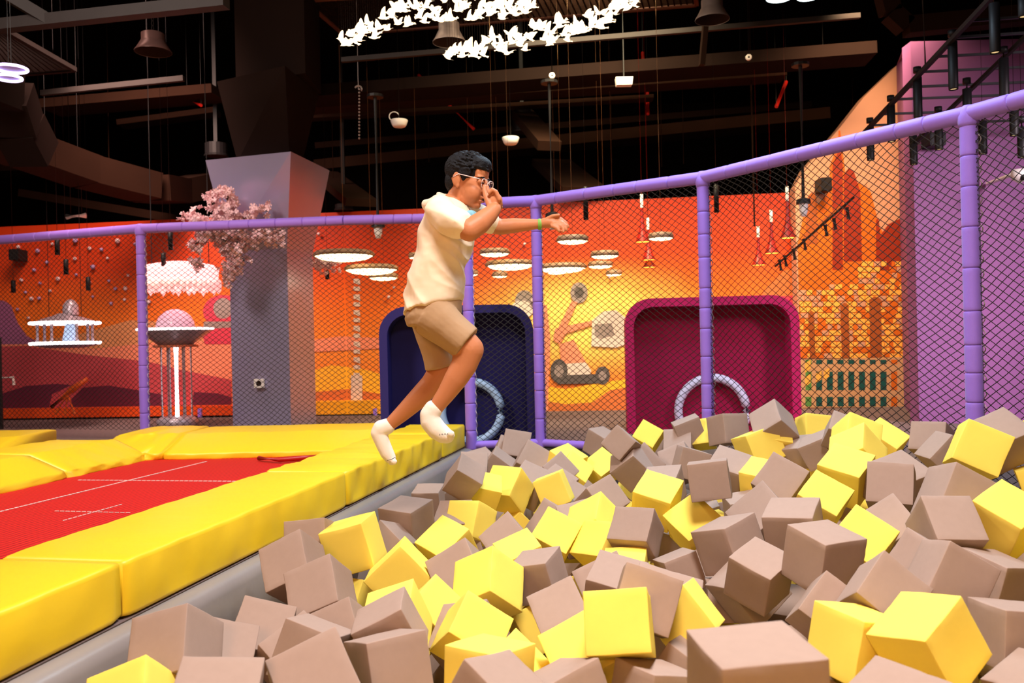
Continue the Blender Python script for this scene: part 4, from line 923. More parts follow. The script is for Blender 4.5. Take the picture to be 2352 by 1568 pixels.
# trunk under the clothes
loft(bm, [(BP(1000, 715), .10, .14, 0, 0), (BP(1005, 650), .105, .13, 0, 0), (BP(1020, 580), .10, .135, 0, 0), (BP(1030, 520), .10, .145, 0, 0), (BP(1035, 490), .075, .125, 0, 0), (BP(1036, 474), .05, .08, 0, 0)])
# near arm, raised to the glasses
limb(bm, [(1018, 494, -.15, .052), (1050, 516, -.20, .050), (1078, 528, -.215, .053), (1100, 514, -.20, .050), (1121, 496, -.17, .041), (1137, 480, -.145, .030)])
ball(bm, BP(1138, 464, -.13), (.033, .026, .042), Matrix.Rotation(.25, 3, 'Y'), 3)
limb(bm, [(1126, 474, -.145, .016), (1117, 455, -.135, .0135), (1113, 438, -.125, .0118), (1113, 428, -.118, .0105)])
for i, (dx, dy_) in enumerate(((0, 0), (2, 5), (3, 11), (3, 18))):
    d = -.155+.020*i; limb(bm, [(1147+dx, 458+dy_, d, .0115), (1139+dx*.5, 440+dy_, d, .0105), (1130+dx*.5, 435+dy_, d, .0098), (1124+dx, 443+dy_, d, .0088)])
# far arm, stretched out
limb(bm, [(1088, 496, .15, .050), (1120, 514, .18, .044), (1150, 521, .19, .040), (1180, 518, .185, .037), (1212, 516, .17, .030), (1240, 514, .155, .0235)])
limb(bm, [(1240, 514, .155, .0235), (1256, 511, .15, .026), (1270, 511, .145, .024)])
ball(bm, BP(1264, 511, .147), (.032, .020, .028), None, 3)
for pts in ([(1270, 503, .145), (1288, 503, .14), (1300, 512, .135), (1305, 521, .13)], [(1273, 509, .135), (1290, 511, .125), (1299, 519, .12), (1301, 528, .115)], [(1272, 515, .125), (1287, 518, .115), (1294, 525, .11), (1294, 532, .105)], [(1269, 519, .12), (1280, 524, .11), (1284, 530, .105)], [(1258, 502, .14), (1270, 496, .13), (1283, 494, .125)]):
    limb(bm, [(x, y, d, .0115-.0012*i) for i, (x, y, d) in enumerate(pts)])
# near leg (knee forward), far leg (trailing)
limb(bm, [(1005, 730, -.08, .085), (1045, 772, -.095, .078), (1077, 803, -.10, .070), (1066, 838, -.10, .061), (1048, 868, -.10, .055), (1026, 902, -.095, .044), (1004, 932, -.09, .036), (992, 950, -.088, .036)])
limb(bm, [(992, 740, .08, .082), (1008, 800, .09, .072), (1018, 842, .10, .062), (992, 880, .12, .054), (958, 917, .13, .051), (925, 948, .14, .041), (898, 972, .145, .032), (884, 985, .145, .034)])
limb(bm, [(986, 958, -.09, .036), (1006, 985, -.10, .032), (1028, 1000, -.11, .022)]); limb(bm, [(872, 990, .145, .033), (884, 1025, .14, .028), (900, 1056, .135, .016)])
organic('body', bm, M['skin'], boy, .0034, 7)
# face details
bm = NB()
for s in (-1, 1):
    chain_(bm, [(HP(.083+.0, .0175, .010*s+.004*s), .0035), (HP(.088, .0245, .024*s), .0042), (HP(.082, .023, .040*s), .0038), (HP(.070, .016, .052*s), .002)], 1)
obj('eyebrows', bm, M['hair'], boy, True)
bm = NB()
for s in (-1, 1): hball(bm, .0875, .0005, .030*s, .003, .0032, .0125, 2)
obj('eyes', bm, M['eye'], boy, True)
bm = NB(); hball(bm, .0985, -.0615, 0, .006, .0038, .0165, 2); hball(bm, .0945, -.0765, 0, .006, .005, .014, 2); obj('lips', bm, M['lip'], boy, True)
bm = NB(); hball(bm, .0955, -.0690, 0, .007, .0042, .0145, 2); obj('mouth', bm, M['eye'], boy, True)
# hair
bm = Soup(); hball(bm, -.020, .046, 0, .098, .080, .082); hball(bm, -.062, -.006, 0, .040, .060, .062); hball(bm, .045, .082, 0, .050, .036, .062); hball(bm, .058, .068, 0, .034, .026, .060)
for s in (-1, 1): hball(bm, .006, .034, .066*s, .040, .030, .016); hball(bm, .014, .012, .068*s, .011, .020, .010, 2)
rg = random.Random(9)
for _ in range(420):
    th = rg.uniform(0, 2*PI); u = rg.uniform(-.1, 1); q = math.sqrt(max(0, 1-u*u))
    f, s_, uu = -.015+.100*q*math.cos(th), .083*q*math.sin(th), .048+.082*u
    if f > .045 and uu < .062: continue
    if uu < .03 and f > -.03: continue
    p = HP(f, uu, s_); t = (hf*1.0+hn*rg.uniform(-.5, .5)+hu*rg.uniform(-.2, .25)).normalized()
    L = rg.uniform(.016, .03); chain_(bm, [(p, .0042), (p+t*L*.6, .0036), (p+t*L+hu*-.002, .0014)], 1)
organic('hair', bm, M['hair'], boy, .0030, 1)
# glasses
gl = mat('clear_pink_frame', (.80, .62, .62), .15, spec=.8); bm = NB()
for s in (-1, 1):
    c = (.1005, -.001, .031*s); pts = []
    for i in range(20):
        a = 2*PI*i/20; ca, sa = math.cos(a), math.sin(a); q = 1/(abs(ca)**4+abs(sa)**4)**.25
        pts.append(HP(c[0]-.12*abs(c[2]+.024*q*ca-.0)*.5+.002, c[1]+.019*q*sa, c[2]+.025*q*ca))
    tube(bm, pts, .0020, 6, closed=True)
    tube(bm, [HP(.092, .012, .057*s), HP(.088, .013, .066*s), HP(.05, .015, .077*s), HP(-.005, .018, .084*s), HP(-.03, .0, .084*s)], .0022, 6)
tube(bm, [HP(.1025, .004, -.007), HP(.106, .007, 0), HP(.1025, .004, .007)], .002, 6)
g = obj('glasses', bm, gl, boy, True)
bm = NB()
for s in (-1, 1):
    poly(bm, [HP(.0985-.06*abs(.031+.024*math.cos(a)*1.0), -.001+.018*math.sin(a), s*(.031+.024*math.cos(a))) for a in [2*PI*i/20 for i in range(20)]])
obj('lenses', bm, M['glass'], g)
# T-shirt
bm = Soup()
loft(bm, [(BP(993, 706), .132, .168, .27, 0), (BP(995, 690), .130, .166, .22, 0), (BP(998, 660), .126, .163, .1, 0), (BP(1008, 620), .120, .160, .05, 0), (BP(1018, 580), .119, .160, 0, 0), (BP(1026, 540), .118, .165, 0, 0), (BP(1031, 505), .113, .168, 0, 0),
          (BP(1033, 482), .095, .150, -.05, 0), (BP(1037, 466), .072, .105, -.25, 0), (BP(1041, 458), .058, .072, -.45, 0)])
def blimb(L): limb(bm, L)
limb(bm, [(1012, 478, -.12, .058), (1010, 490, -.15, .068), (1028, 503, -.185, .067), (1052, 512, -.205, .062)])
limb(bm, [(1072, 484, .11, .055), (1095, 498, .15, .058), (1122, 512, .18, .052)])
limb(bm, [(985, 470, -.02, .04), (1000, 466, -.05, .045), (1010, 470, -.09, .05)])
organic('t_shirt', bm, M['shirt'], boy, .0055, 10, folds=(.018, 2.6, 13))
bm = NB(); tube(bm, [BP(1041, 462)+FW*(.070*math.cos(t))+LT*(.076*math.sin(t))+Vector((0, 0, -.036*math.cos(t)+.004)) for t in [2*PI*i/26 for i in range(26)]], .0085, 8, closed=True); obj('collar', bm, M['shirt'], boy, True)
bm = NB(); ball(bm, BP(1084, 500, -.06), (.022, .062, .036), Matrix.Rotation(-YAW, 3, 'Z'), 3); obj('shirt_print', bm, M['print'], boy, True)
# shorts
bm = Soup()
loft(bm, [(BP(994, 745), .105, .150, .1, 0), (BP(996, 725), .124, .160, .15, 0), (BP(999, 705), .121, .156, .2, 0), (BP(1001, 688), .112, .146, .2, 0)])
def leg_(P, axis_n=24):
    n = axis_n; R = []
    for i, (x, y, d, a, b) in enumerate(P):
        c = BP(x, y, d); k = P[min(i+1, len(P)-1)]; j = P[max(i-1, 0)]; dr = (BP(*k[:3])-BP(*j[:3])).normalized()
        e = Vector((0, 1, 0)); e = (e-dr*e.dot(dr)).normalized(); g_ = e.cross(dr)
        R.append([c+g_*a*math.cos(t)+e*b*math.sin(t) for t in [2*PI*q/n for q in range(n)]])
    skin_rings(bm, R)
leg_([(990, 722, -.07, .105, .095), (1015, 742, -.085, .098, .096), (1042, 764, -.095, .090, .094), (1072, 787, -.10, .083, .092)])
leg_([(985, 730, .07, .090, .09), (994, 765, .085, .084, .09), (1003, 805, .095, .078, .088), (1012, 842, .10, .074, .086)])
organic('shorts', bm, M['shorts'], boy, .0055, 3, folds=(.006, 2.5, 12))
# socks
bm = Soup(); limb(bm, [(995, 940, -.09, .044), (987, 953, -.09, .046), (989, 968, -.092, .048), (1003, 986, -.10, .047), (1017, 997, -.105, .042), (1028, 1002, -.11, .033)])
for i, (x, y) in enumerate(((1036, 996), (1037, 1000), (1034, 1004), (1030, 1006))): ball(bm, BP(x, y, -.15+.028*i), .017, sub=2)
organic('sock', bm, M['sock'], boy, .0042, 3)
bm = Soup(); limb(bm, [(889, 979, .145, .040), (876, 984, .145, .043), (870, 994, .145, .040), (880, 1020, .14, .036), (889, 1040, .138, .034), (897, 1052, .135, .028)])
for i, (x, y) in enumerate(((905, 1060), (902, 1061), (899, 1061))): ball(bm, BP(x, y, .11+.024*i), .016, sub=2)
organic('sock', bm, M['sock'], boy, .0042, 3)
bm = NB()
for i in range(8):                                                  # row of small black lettering across the toes
    x = 1009+i*3.6; y = 999-i*.25; p = BP(x, y, -.155+.0*i)
    if i % 2: bar(bm, p, p+Vector((.003, 0, .006)), .0018, .002)
    else: bar(bm, p, p+Vector((0, 0, .006)), .0016, .002); bar(bm, p, p+Vector((.004, 0, 0)), .0016, .002)
obj('sock_lettering', bm, M['ink'], boy)
bm = NB(); tube(bm, [BP(889, 1057, .098), BP(898, 1055, .096), BP(908, 1050, .10)], .0016, 5); obj('sock_stripe', bm, M['ink'], boy)
bm = NB(); c = BP(1239.5, 515, .156)
tube(bm, [c+Vector((0, .0265*math.cos(t), .0265*math.sin(t))) for t in [2*PI*i/24 for i in range(24)]], .003, 6, closed=True)
lathe(bm, c-Vector((.009, 0, 0)), [(.0265, 0), (.0275, .002), (.0275, .016), (.0265, .018)], 24, (1, 0, 0)); o = obj('wristband', bm, M['green'], boy, True); o['label'] = 'green paper wristband'
# ================================================================ FOAM CUBES IN THE PIT (position, attitude and edge lengths of each)
CUBES = [
('A1','T',(0.484,1.791,0.213),(0.9977,0.0191,-0.0108,0.0644),(0.220,0.213,0.215),'biggest taupe foam cube, blurred, cut by the bottom edge right of centre'),
('A2','Y',(1.135,2.413,0.086),(0.1905,0.4762,0.8431,0.1618),(0.190,0.198,0.193),'large bright yellow foam cube lying on an edge in the lower right corner'),
('A3','Y',(0.998,2.572,0.034),(0.0813,-0.5356,-0.8377,0.0692),(0.193,0.192,0.189),'yellow foam cube standing steeply beside the large lower-right yellow cube'),
('A4','T',(0.882,2.033,0.029),(0.2850,0.1710,0.0730,-0.9403),(0.197,0.197,0.197),'taupe foam cube tilted below the large yellow cube lower right'),
('A5','T',(1.103,3.137,0.149),(0.0864,-0.5328,-0.8404,-0.0500),(0.190,0.197,0.195),'large upright taupe foam cube with a dark right side, right of centre'),
('A6','T',(1.154,2.759,0.112),(0.4778,-0.7817,-0.3660,-0.1632),(0.179,0.180,0.180),'taupe foam cube tipped on a corner above right of the steep yellow cube lower right'),
('A7','T',(1.032,2.907,0.020),(0.4631,-0.7916,-0.3446,-0.2004),(0.170,0.175,0.174),'taupe foam cube tipped on a corner above left of the steep yellow cube lower right'),
('A8','T',(1.419,2.864,0.136),(0.9562,-0.0972,0.2758,-0.0108),(0.183,0.185,0.187),'taupe foam cube tilted below the tent-like taupe cube at right'),
('A10','T',(1.722,3.145,0.046),(0.1215,-0.5333,-0.8370,0.0167),(0.184,0.184,0.176),'taupe foam cube lying flat below the yellow cube at the right edge'),
('A11','T',(1.465,3.102,0.093),(0.2144,0.5782,0.6431,0.4540),(0.198,0.196,0.198),'large taupe foam cube tilted below the tent-like taupe cube at right'),
('A12','T',(1.493,2.624,0.031),(0.0132,-0.6715,-0.7378,0.0675),(0.187,0.189,0.177),'taupe foam cube lying flat right of the large yellow cube lower right'),
('A13','T',(1.428,2.398,-0.062),(0.1716,0.5600,0.8004,0.1276),(0.171,0.169,0.174),'taupe foam cube tilted right of the large yellow cube lower right'),
('A15','Y',(1.344,3.401,0.126),(0.8164,0.4289,0.1108,-0.3704),(0.184,0.187,0.186),'yellow foam cube tipped on a corner right of the upright dark-sided taupe cube'),
('E1','T',(1.636,3.319,0.190),(0.9232,0.3841,0.0082,-0.0043),(0.189,0.195,0.190),'taupe foam cube like a tent with a wide square face at the far right'),
('E2','Y',(1.870,3.348,0.208),(0.1400,-0.4382,-0.8516,-0.2514),(0.190,0.208,0.215),'yellow foam cube cut by the right edge below the golden one'),
('E3','T',(1.841,3.637,0.244),(0.9590,-0.1216,0.2558,0.0020),(0.219,0.220,0.225),'taupe foam cube tilted above the tent-like taupe cube at right'),
('E4','Y',(2.218,4.171,0.378),(0.7468,0.6066,0.0580,-0.2664),(0.211,0.208,0.207),'large golden yellow foam cube tilted on the pile at the upper right'),
('E5','Y',(2.662,4.569,0.363),(0.8132,0.5641,-0.0981,0.1043),(0.190,0.186,0.190),'yellow foam cube tilted right of the golden cube upper right'),
('E6','Y',(2.599,4.304,0.191),(0.1434,0.8401,0.5196,0.0603),(0.187,0.185,0.183),'yellow foam cube lying flat above right of the yellow cube at the right edge'),
('E7','T',(2.450,4.391,0.392),(0.0700,-0.6092,-0.7202,-0.3244),(0.209,0.209,0.208),'taupe foam cube tilted right of the golden cube upper right'),
('E8','T',(2.430,5.072,0.321),(0.3082,-0.2051,-0.5022,0.7815),(0.193,0.172,0.167),'taupe foam cube tilted left of the golden cube upper right'),
('E9','T',(2.384,4.842,0.266),(0.6427,-0.2582,-0.2845,0.6629),(0.177,0.183,0.170),'taupe foam cube tipped on a corner left of the golden cube upper right'),
('E10','T',(1.839,4.182,0.219),(0.9502,0.2368,-0.0770,0.1875),(0.212,0.212,0.211),'taupe foam cube tilted above right of the upright square taupe cube at right'),
('E11','T',(1.702,3.943,0.245),(0.8205,0.5187,-0.1195,-0.2083),(0.193,0.187,0.190),'taupe foam cube with a nearly upright square face, right part of the pit'),
('E12','T',(1.564,3.605,0.103),(-0.0503,-0.6613,-0.6323,-0.4005),(0.214,0.214,0.214),'taupe foam cube tipped on a corner below the upright square taupe cube at right'),
('E13','Y',(1.642,4.330,0.243),(0.0377,-0.3505,-0.8996,-0.2580),(0.208,0.207,0.207),'yellow foam cube with a sunlit slanting top in the right half of the heap'),
('E14','Y',(1.431,4.094,0.147),(0.1532,-0.3120,-0.8791,-0.3262),(0.193,0.200,0.200),'yellow foam cube tilted above right of the level-topped taupe cube'),
('E15b','Y',(1.806,4.583,0.309),(0.8465,0.3474,0.4016,-0.0369),(0.210,0.207,0.208),'yellow foam cube tipped on a corner above right of the slanting-top yellow cube at right'),
('E15a','Y',(1.969,5.025,0.335),(0.8693,0.4522,0.1750,-0.0965),(0.205,0.203,0.205),'yellow foam cube tilted above the slanting-top yellow cube at right'),
('E16','Y',(2.206,5.233,0.280),(0.8658,0.3201,-0.0266,0.3836),(0.199,0.207,0.196),'yellow foam cube tilted above the upright square taupe cube at right'),
('E17','T',(1.983,5.286,0.352),(0.8956,0.3778,0.1169,-0.2038),(0.166,0.160,0.168),'taupe foam cube tipped on a corner above the slanting-top yellow cube at right'),
('E18','T',(1.896,5.689,0.180),(0.9203,-0.0020,-0.2433,0.3064),(0.179,0.178,0.172),'grey-taupe foam cube tilted below right of the topmost grey-taupe cube'),
('E19','T',(1.906,5.461,0.226),(0.8472,-0.1183,-0.2290,0.4645),(0.174,0.172,0.171),'grey-taupe foam cube tilted above left of the slanting-top yellow cube at right'),
('E21','Y',(2.011,5.852,0.308),(0.7999,0.5959,0.0700,-0.0132),(0.182,0.184,0.185),'yellow foam cube lying flat right of the topmost grey-taupe cube'),
('F1','T',(1.732,5.808,0.351),(0.4806,-0.5314,-0.6966,0.0380),(0.208,0.212,0.211),"grey-taupe foam cube topping the pile below the crimson frame's right corner"),
('F2','T',(1.522,6.194,0.287),(0.9754,-0.1096,0.0003,0.1911),(0.207,0.206,0.207),'grey-taupe foam cube standing upright in front of the right fence post'),
('F3','T',(1.310,6.522,0.253),(0.6767,0.7134,-0.1534,0.0984),(0.197,0.179,0.189),'grey-taupe foam cube tilted left of the upright grey cube'),
('F3b','T',(1.232,6.502,0.133),(0.8760,0.4529,-0.1096,-0.1244),(0.204,0.204,0.204),'grey-taupe foam cube tilted above left of the plain square taupe cube mid-back'),
('F4','Y',(1.055,6.841,0.178),(0.0955,-0.3036,-0.7776,-0.5423),(0.184,0.166,0.180),'yellow foam cube tilted above right of the diamond-topped yellow cube'),
('F5','T',(0.721,5.878,0.240),(0.4012,0.0998,-0.6018,0.6833),(0.175,0.170,0.173),'grey-taupe foam cube tilted above right of the diamond-topped yellow cube'),
('F6','T',(0.706,7.118,0.106),(0.1708,-0.3787,-0.9052,-0.0897),(0.182,0.191,0.198),'grey-taupe foam cube tilted above the diamond-topped yellow cube'),
('F7','Y',(0.647,6.472,-0.013),(0.1424,-0.4073,-0.8210,-0.3739),(0.189,0.195,0.195),'yellow foam cube with a diamond top at the back, right of the centre post'),
('F8','T',(0.870,5.976,0.072),(0.2534,-0.3284,-0.7559,-0.5066),(0.210,0.210,0.210),'grey-taupe foam cube tipped on a corner above the yellow cube with a dark side mid-pit'),
('F9','T',(0.793,5.887,0.091),(0.2907,-0.2630,-0.4676,-0.7923),(0.211,0.211,0.211),'grey-taupe foam cube tipped on a corner right of the diamond-topped yellow cube'),
('F10','T',(0.490,4.975,0.020),(0.4699,-0.8117,-0.3465,0.0172),(0.196,0.197,0.197),'taupe foam cube tilted below the diamond-topped yellow cube'),
('F11','T',(0.863,5.052,0.086),(-0.0748,-0.1848,-0.9718,-0.1257),(0.205,0.190,0.189),'taupe foam cube lying flat above right of the yellow cube with a dark side mid-pit'),
('F12','Y',(0.741,4.565,0.099),(0.0701,-0.2424,-0.9307,-0.2647),(0.204,0.203,0.203),'yellow foam cube with light top and dark right side near the middle'),
('F13','Y',(0.406,4.481,-0.007),(0.8577,0.3014,0.4161,0.0170),(0.207,0.207,0.216),'yellow foam cube tipped on a corner left of the taupe cube with a holed corner'),
('F15','Y',(0.415,4.226,-0.062),(0.1928,0.3536,0.8420,0.3590),(0.191,0.188,0.191),'yellow foam cube tilted left of the taupe cube with a holed corner'),
('F16','T',(0.562,4.085,0.036),(0.1055,0.2234,0.8890,0.3856),(0.194,0.177,0.180),'taupe foam cube facing the camera squarely with a small hole in its top corner'),
('F17','Y',(0.906,4.418,-0.011),(-0.0672,0.5004,0.7700,0.3902),(0.206,0.208,0.207),'yellow foam cube balanced on a corner, diamond-shaped, in the middle of the pit'),
('F18','T',(0.929,3.791,0.046),(0.1525,0.4473,0.8806,0.0343),(0.202,0.210,0.200),'taupe foam cube lying flat right of the diamond-shaped yellow cube mid-pit'),
('F19','T',(1.146,3.593,0.149),(-0.0638,-0.2461,-0.9605,-0.1134),(0.202,0.199,0.197),'taupe foam cube with a level rectangular top right of mid-pit'),
('F20','T',(1.345,4.399,0.195),(-0.0407,0.3834,0.7813,0.4909),(0.203,0.206,0.201),'taupe foam cube tilted above the level-topped taupe cube'),
('F21','T',(1.150,3.978,0.093),(0.0893,0.6170,0.6616,0.4168),(0.228,0.230,0.228),'taupe foam cube tipped on a corner left of the level-topped taupe cube'),
('F22','T',(1.260,4.839,-0.022),(0.0036,-0.6928,-0.7141,-0.1006),(0.173,0.172,0.169),'taupe foam cube lying flat below right of the plain square taupe cube mid-back'),
('F23','T',(0.965,4.319,0.243),(0.7267,0.6722,-0.1324,-0.0501),(0.193,0.184,0.188),'taupe foam cube with a plain near-square face upright in the middle back'),
('F24','Y',(1.403,4.955,0.122),(0.0056,-0.3198,-0.9249,-0.2056),(0.190,0.190,0.189),'yellow foam cube tilted right of the plain square taupe cube mid-back'),
('F25','T',(1.254,5.125,0.148),(-0.0853,0.2523,0.9254,0.2696),(0.204,0.205,0.205),'taupe foam cube tilted right of the plain square taupe cube mid-back'),
('F26','T',(1.147,5.683,0.125),(0.9888,-0.0233,0.1472,0.0049),(0.194,0.196,0.196),'grey-taupe foam cube lying flat above left of the plain square taupe cube mid-back'),
('F27','Y',(1.394,6.525,0.218),(0.4788,-0.1138,-0.1598,-0.8557),(0.187,0.186,0.189),'yellow foam cube tilted left of the upright grey cube'),
('F28','T',(1.139,6.027,0.070),(0.8754,0.4106,-0.2507,-0.0471),(0.203,0.204,0.205),'grey-taupe foam cube tilted left of the plain square taupe cube mid-back'),
('F30','Y',(1.626,5.794,0.210),(0.9774,-0.0856,-0.1558,0.1148),(0.233,0.227,0.217),'yellow foam cube tilted below left of the topmost grey-taupe cube'),
('F31','Y',(1.736,5.834,0.258),(0.0209,-0.0965,-0.4047,-0.9091),(0.191,0.183,0.189),'yellow foam cube tilted below the topmost grey-taupe cube'),
('G1','T',(0.011,6.857,0.124),(0.8247,0.5571,0.0789,-0.0577),(0.207,0.206,0.206),'grey-taupe foam cube tilted above left of the charcoal cube'),
('G2b','T',(-0.128,6.653,-0.009),(0.9444,0.1028,0.3107,-0.0316),(0.205,0.203,0.202),'grey-taupe foam cube tilted above the torn yellow cube under the person'),
('G2a','T',(-0.063,7.057,0.037),(0.8678,0.4601,0.1734,-0.0714),(0.203,0.203,0.203),'grey-taupe foam cube tilted left of the charcoal cube'),
('G3','T',(0.123,6.500,0.047),(0.8343,0.4839,0.2273,-0.1344),(0.210,0.210,0.210),'darkest charcoal-looking foam cube by the centre fence post'),
('G4','T',(-0.274,6.897,-0.035),(0.1197,-0.4902,-0.8460,-0.1722),(0.206,0.205,0.206),'grey-taupe foam cube tilted above right of the dark-bottomed grey cube below the foot'),
('G5','T',(-0.298,6.290,0.019),(0.9293,0.3679,0.0291,-0.0126),(0.197,0.198,0.198),'small grey-taupe foam cube tilted above right of the dark-bottomed grey cube below the foot'),
('G6','T',(-0.292,5.008,0.168),(0.9260,0.2346,0.2956,0.0145),(0.170,0.171,0.173),'grey foam cube with dark brown underside right below the front foot'),
('G7','T',(-0.572,7.227,-0.151),(0.1033,-0.3590,-0.9212,-0.1092),(0.167,0.172,0.167),'grey-taupe foam cube lying flat left of the dark-bottomed grey cube below the foot'),
('G8','T',(-0.579,5.807,-0.101),(-0.0086,-0.0641,-0.9933,-0.0961),(0.183,0.185,0.182),'grey-taupe foam cube lying flat above right of the flat-topped taupe cube by the cushion'),
('G9','T',(-0.586,4.690,-0.009),(0.0022,-0.2472,-0.9646,-0.0921),(0.213,0.212,0.207),'taupe foam cube with light flat top close to the grey cushion, below the feet'),
('G10','T',(-0.337,4.877,-0.068),(0.9550,0.2684,-0.0544,-0.1136),(0.191,0.193,0.193),'taupe foam cube tilted below the dark-bottomed grey cube below the foot'),
('G11','Y',(-0.254,4.836,-0.054),(0.8503,-0.1486,0.1899,0.4679),(0.199,0.198,0.200),'yellow foam cube tilted below the dark-bottomed grey cube below the foot'),
('G12','Y',(-0.332,4.211,-0.045),(-0.0045,-0.3822,-0.8640,-0.3277),(0.194,0.197,0.195),'yellow foam cube tilted below right of the flat-topped taupe cube by the cushion'),
('G13','T',(-0.240,3.818,-0.082),(0.7196,-0.4238,0.0965,0.5416),(0.210,0.211,0.209),'taupe foam cube tipped on a corner left of the nicked pale yellow cube'),
('G14','T',(-0.027,4.107,-0.010),(-0.0657,-0.5488,-0.7407,-0.3818),(0.187,0.186,0.187),'taupe foam cube tipped on a corner left of the broad leaning yellow cube'),
('G15','T',(-0.279,4.815,-0.160),(0.0234,0.1177,-0.0831,-0.9893),(0.165,0.171,0.167),'taupe foam cube lying flat above left of the nicked pale yellow cube'),
('G16','Y',(-0.180,5.174,0.062),(0.5115,0.8482,0.1150,-0.0754),(0.169,0.159,0.167),'yellow foam cube tilted left of the torn yellow cube under the person'),
('G17','Y',(-0.046,5.391,0.034),(0.1043,0.2608,0.8754,0.3934),(0.212,0.206,0.212),"yellow foam cube with a torn ragged top edge below the person's feet"),
('G18','Y',(0.232,5.261,0.048),(0.7179,0.6653,-0.1926,0.0702),(0.175,0.189,0.183),'yellow foam cube tilted below right of the charcoal cube'),
('G19','T',(0.093,5.596,0.022),(0.1745,-0.1606,-0.9464,-0.2194),(0.201,0.201,0.201),'grey-taupe foam cube tilted right of the torn yellow cube under the person'),
('G20','T',(0.269,5.753,-0.030),(0.1679,-0.3096,-0.8933,-0.2792),(0.197,0.198,0.199),'grey-taupe foam cube tilted below right of the charcoal cube'),
('G21','T',(0.286,5.980,0.035),(0.3166,-0.2701,-0.8158,-0.4015),(0.188,0.190,0.190),'grey-taupe foam cube tilted right of the charcoal cube'),
('G22a','Y',(0.379,6.416,0.033),(0.1739,-0.3616,-0.8999,-0.1708),(0.204,0.204,0.204),'yellow foam cube tilted right of the charcoal cube'),
('G22b','Y',(0.398,6.180,-0.007),(0.3126,-0.1215,-0.9064,-0.2569),(0.204,0.206,0.206),'yellow foam cube tipped on a corner left of the diamond-topped yellow cube'),
('G23','T',(0.359,5.466,-0.088),(0.2559,-0.1311,-0.9183,-0.2721),(0.198,0.202,0.201),'grey-taupe foam cube tilted above right of the broad leaning yellow cube'),
('G24','T',(0.232,5.019,-0.129),(0.1654,0.4929,0.7232,0.4546),(0.219,0.217,0.218),'taupe foam cube tilted above the broad leaning yellow cube'),
('G25','T',(0.353,4.771,-0.081),(0.9553,0.2753,-0.0919,0.0559),(0.209,0.211,0.211),'taupe foam cube tilted right of the broad leaning yellow cube'),
('G26','Y',(0.183,4.310,-0.032),(0.1758,-0.1934,-0.8863,-0.3822),(0.191,0.192,0.193),'large yellow foam cube leaning with a broad light face, left of centre of the pit'),
('G27','Y',(0.023,3.924,-0.037),(-0.0029,0.5786,0.7817,0.2324),(0.180,0.176,0.179),'yellow foam cube tilted below left of the broad leaning yellow cube'),
('G30','T',(0.093,3.705,-0.050),(0.1168,0.2079,0.9687,0.0695),(0.181,0.180,0.176),'taupe foam cube lying flat below the broad leaning yellow cube'),
('B1','Y',(0.295,2.540,0.117),(-0.0867,-0.0528,-0.8357,-0.5398),(0.184,0.178,0.181),'bright yellow foam cube with one square face straight to the camera, low at centre'),
('B2','T',(0.399,2.735,0.127),(0.8011,0.5728,0.0805,-0.1536),(0.181,0.177,0.179),'broad-faced taupe foam cube behind the square-on yellow cube'),
('B3','T',(0.387,3.697,-0.123),(0.1533,-0.5616,-0.6987,-0.4159),(0.214,0.213,0.214),'taupe foam cube tipped on a corner above the square-on yellow cube'),
('B3b','T',(0.387,3.442,-0.048),(0.9616,0.1995,0.0723,-0.1743),(0.204,0.205,0.205),'taupe foam cube tilted left of the broad-faced taupe cube'),
('B4','T',(0.514,3.145,-0.052),(0.9558,0.2429,0.1100,-0.1236),(0.237,0.234,0.234),'taupe foam cube tilted below right of the broad-faced taupe cube'),
('B5','Y',(0.491,3.928,-0.104),(0.0336,0.0984,0.9929,0.0581),(0.191,0.183,0.175),'yellow foam cube lying flat above left of the broad-faced taupe cube'),
('B6','T',(0.732,3.924,-0.108),(0.9827,-0.0608,-0.1498,0.0901),(0.159,0.171,0.165),'taupe foam cube tilted above right of the broad-faced taupe cube'),
('B7','Y',(0.551,2.883,0.023),(0.8819,0.0252,0.4260,-0.2003),(0.169,0.173,0.173),'yellow foam wedge-like cube just left of the big blurred taupe cube'),
('B9','T',(0.169,3.221,-0.084),(0.9431,0.2614,-0.1876,0.0840),(0.187,0.190,0.190),'taupe foam cube tilted left of the square-on yellow cube'),
('B10','Y',(0.217,2.724,-0.058),(0.9187,0.3181,-0.2106,0.1018),(0.208,0.208,0.208),'yellow foam cube tipped on a corner below left of the square-on yellow cube'),
('B11','T',(0.121,2.434,-0.062),(0.1691,0.4588,0.8722,0.0128),(0.191,0.194,0.177),'taupe foam cube tilted right of the wide-topped yellow cube'),
('B12','T',(-0.062,2.229,0.001),(0.2647,-0.3061,-0.9144,0.0051),(0.205,0.204,0.204),'taupe foam cube tilted below the wide-topped yellow cube'),
('B13','T',(0.377,2.454,-0.062),(0.0501,-0.4929,-0.8624,0.1035),(0.176,0.175,0.170),'taupe foam cube lying flat below the square-on yellow cube'),
('B14','T',(0.506,2.696,-0.099),(0.2773,-0.2177,-0.9353,0.0291),(0.164,0.169,0.162),'taupe foam cube tilted below the wedge-like yellow cube'),
('B16','T',(0.934,3.531,-0.075),(0.0742,-0.4406,-0.1370,-0.8841),(0.200,0.203,0.204),'taupe foam cube tilted below left of the bright-topped taupe cube'),
('B17','T',(0.903,3.733,-0.175),(0.9947,-0.0625,-0.0306,-0.0754),(0.175,0.177,0.167),'taupe foam cube lying flat below left of the bright-topped taupe cube'),
('B18','T',(0.915,3.292,0.044),(0.0990,-0.3788,-0.8997,-0.1931),(0.177,0.185,0.175),'taupe foam cube with bright top and black right side, left of the upright one'),
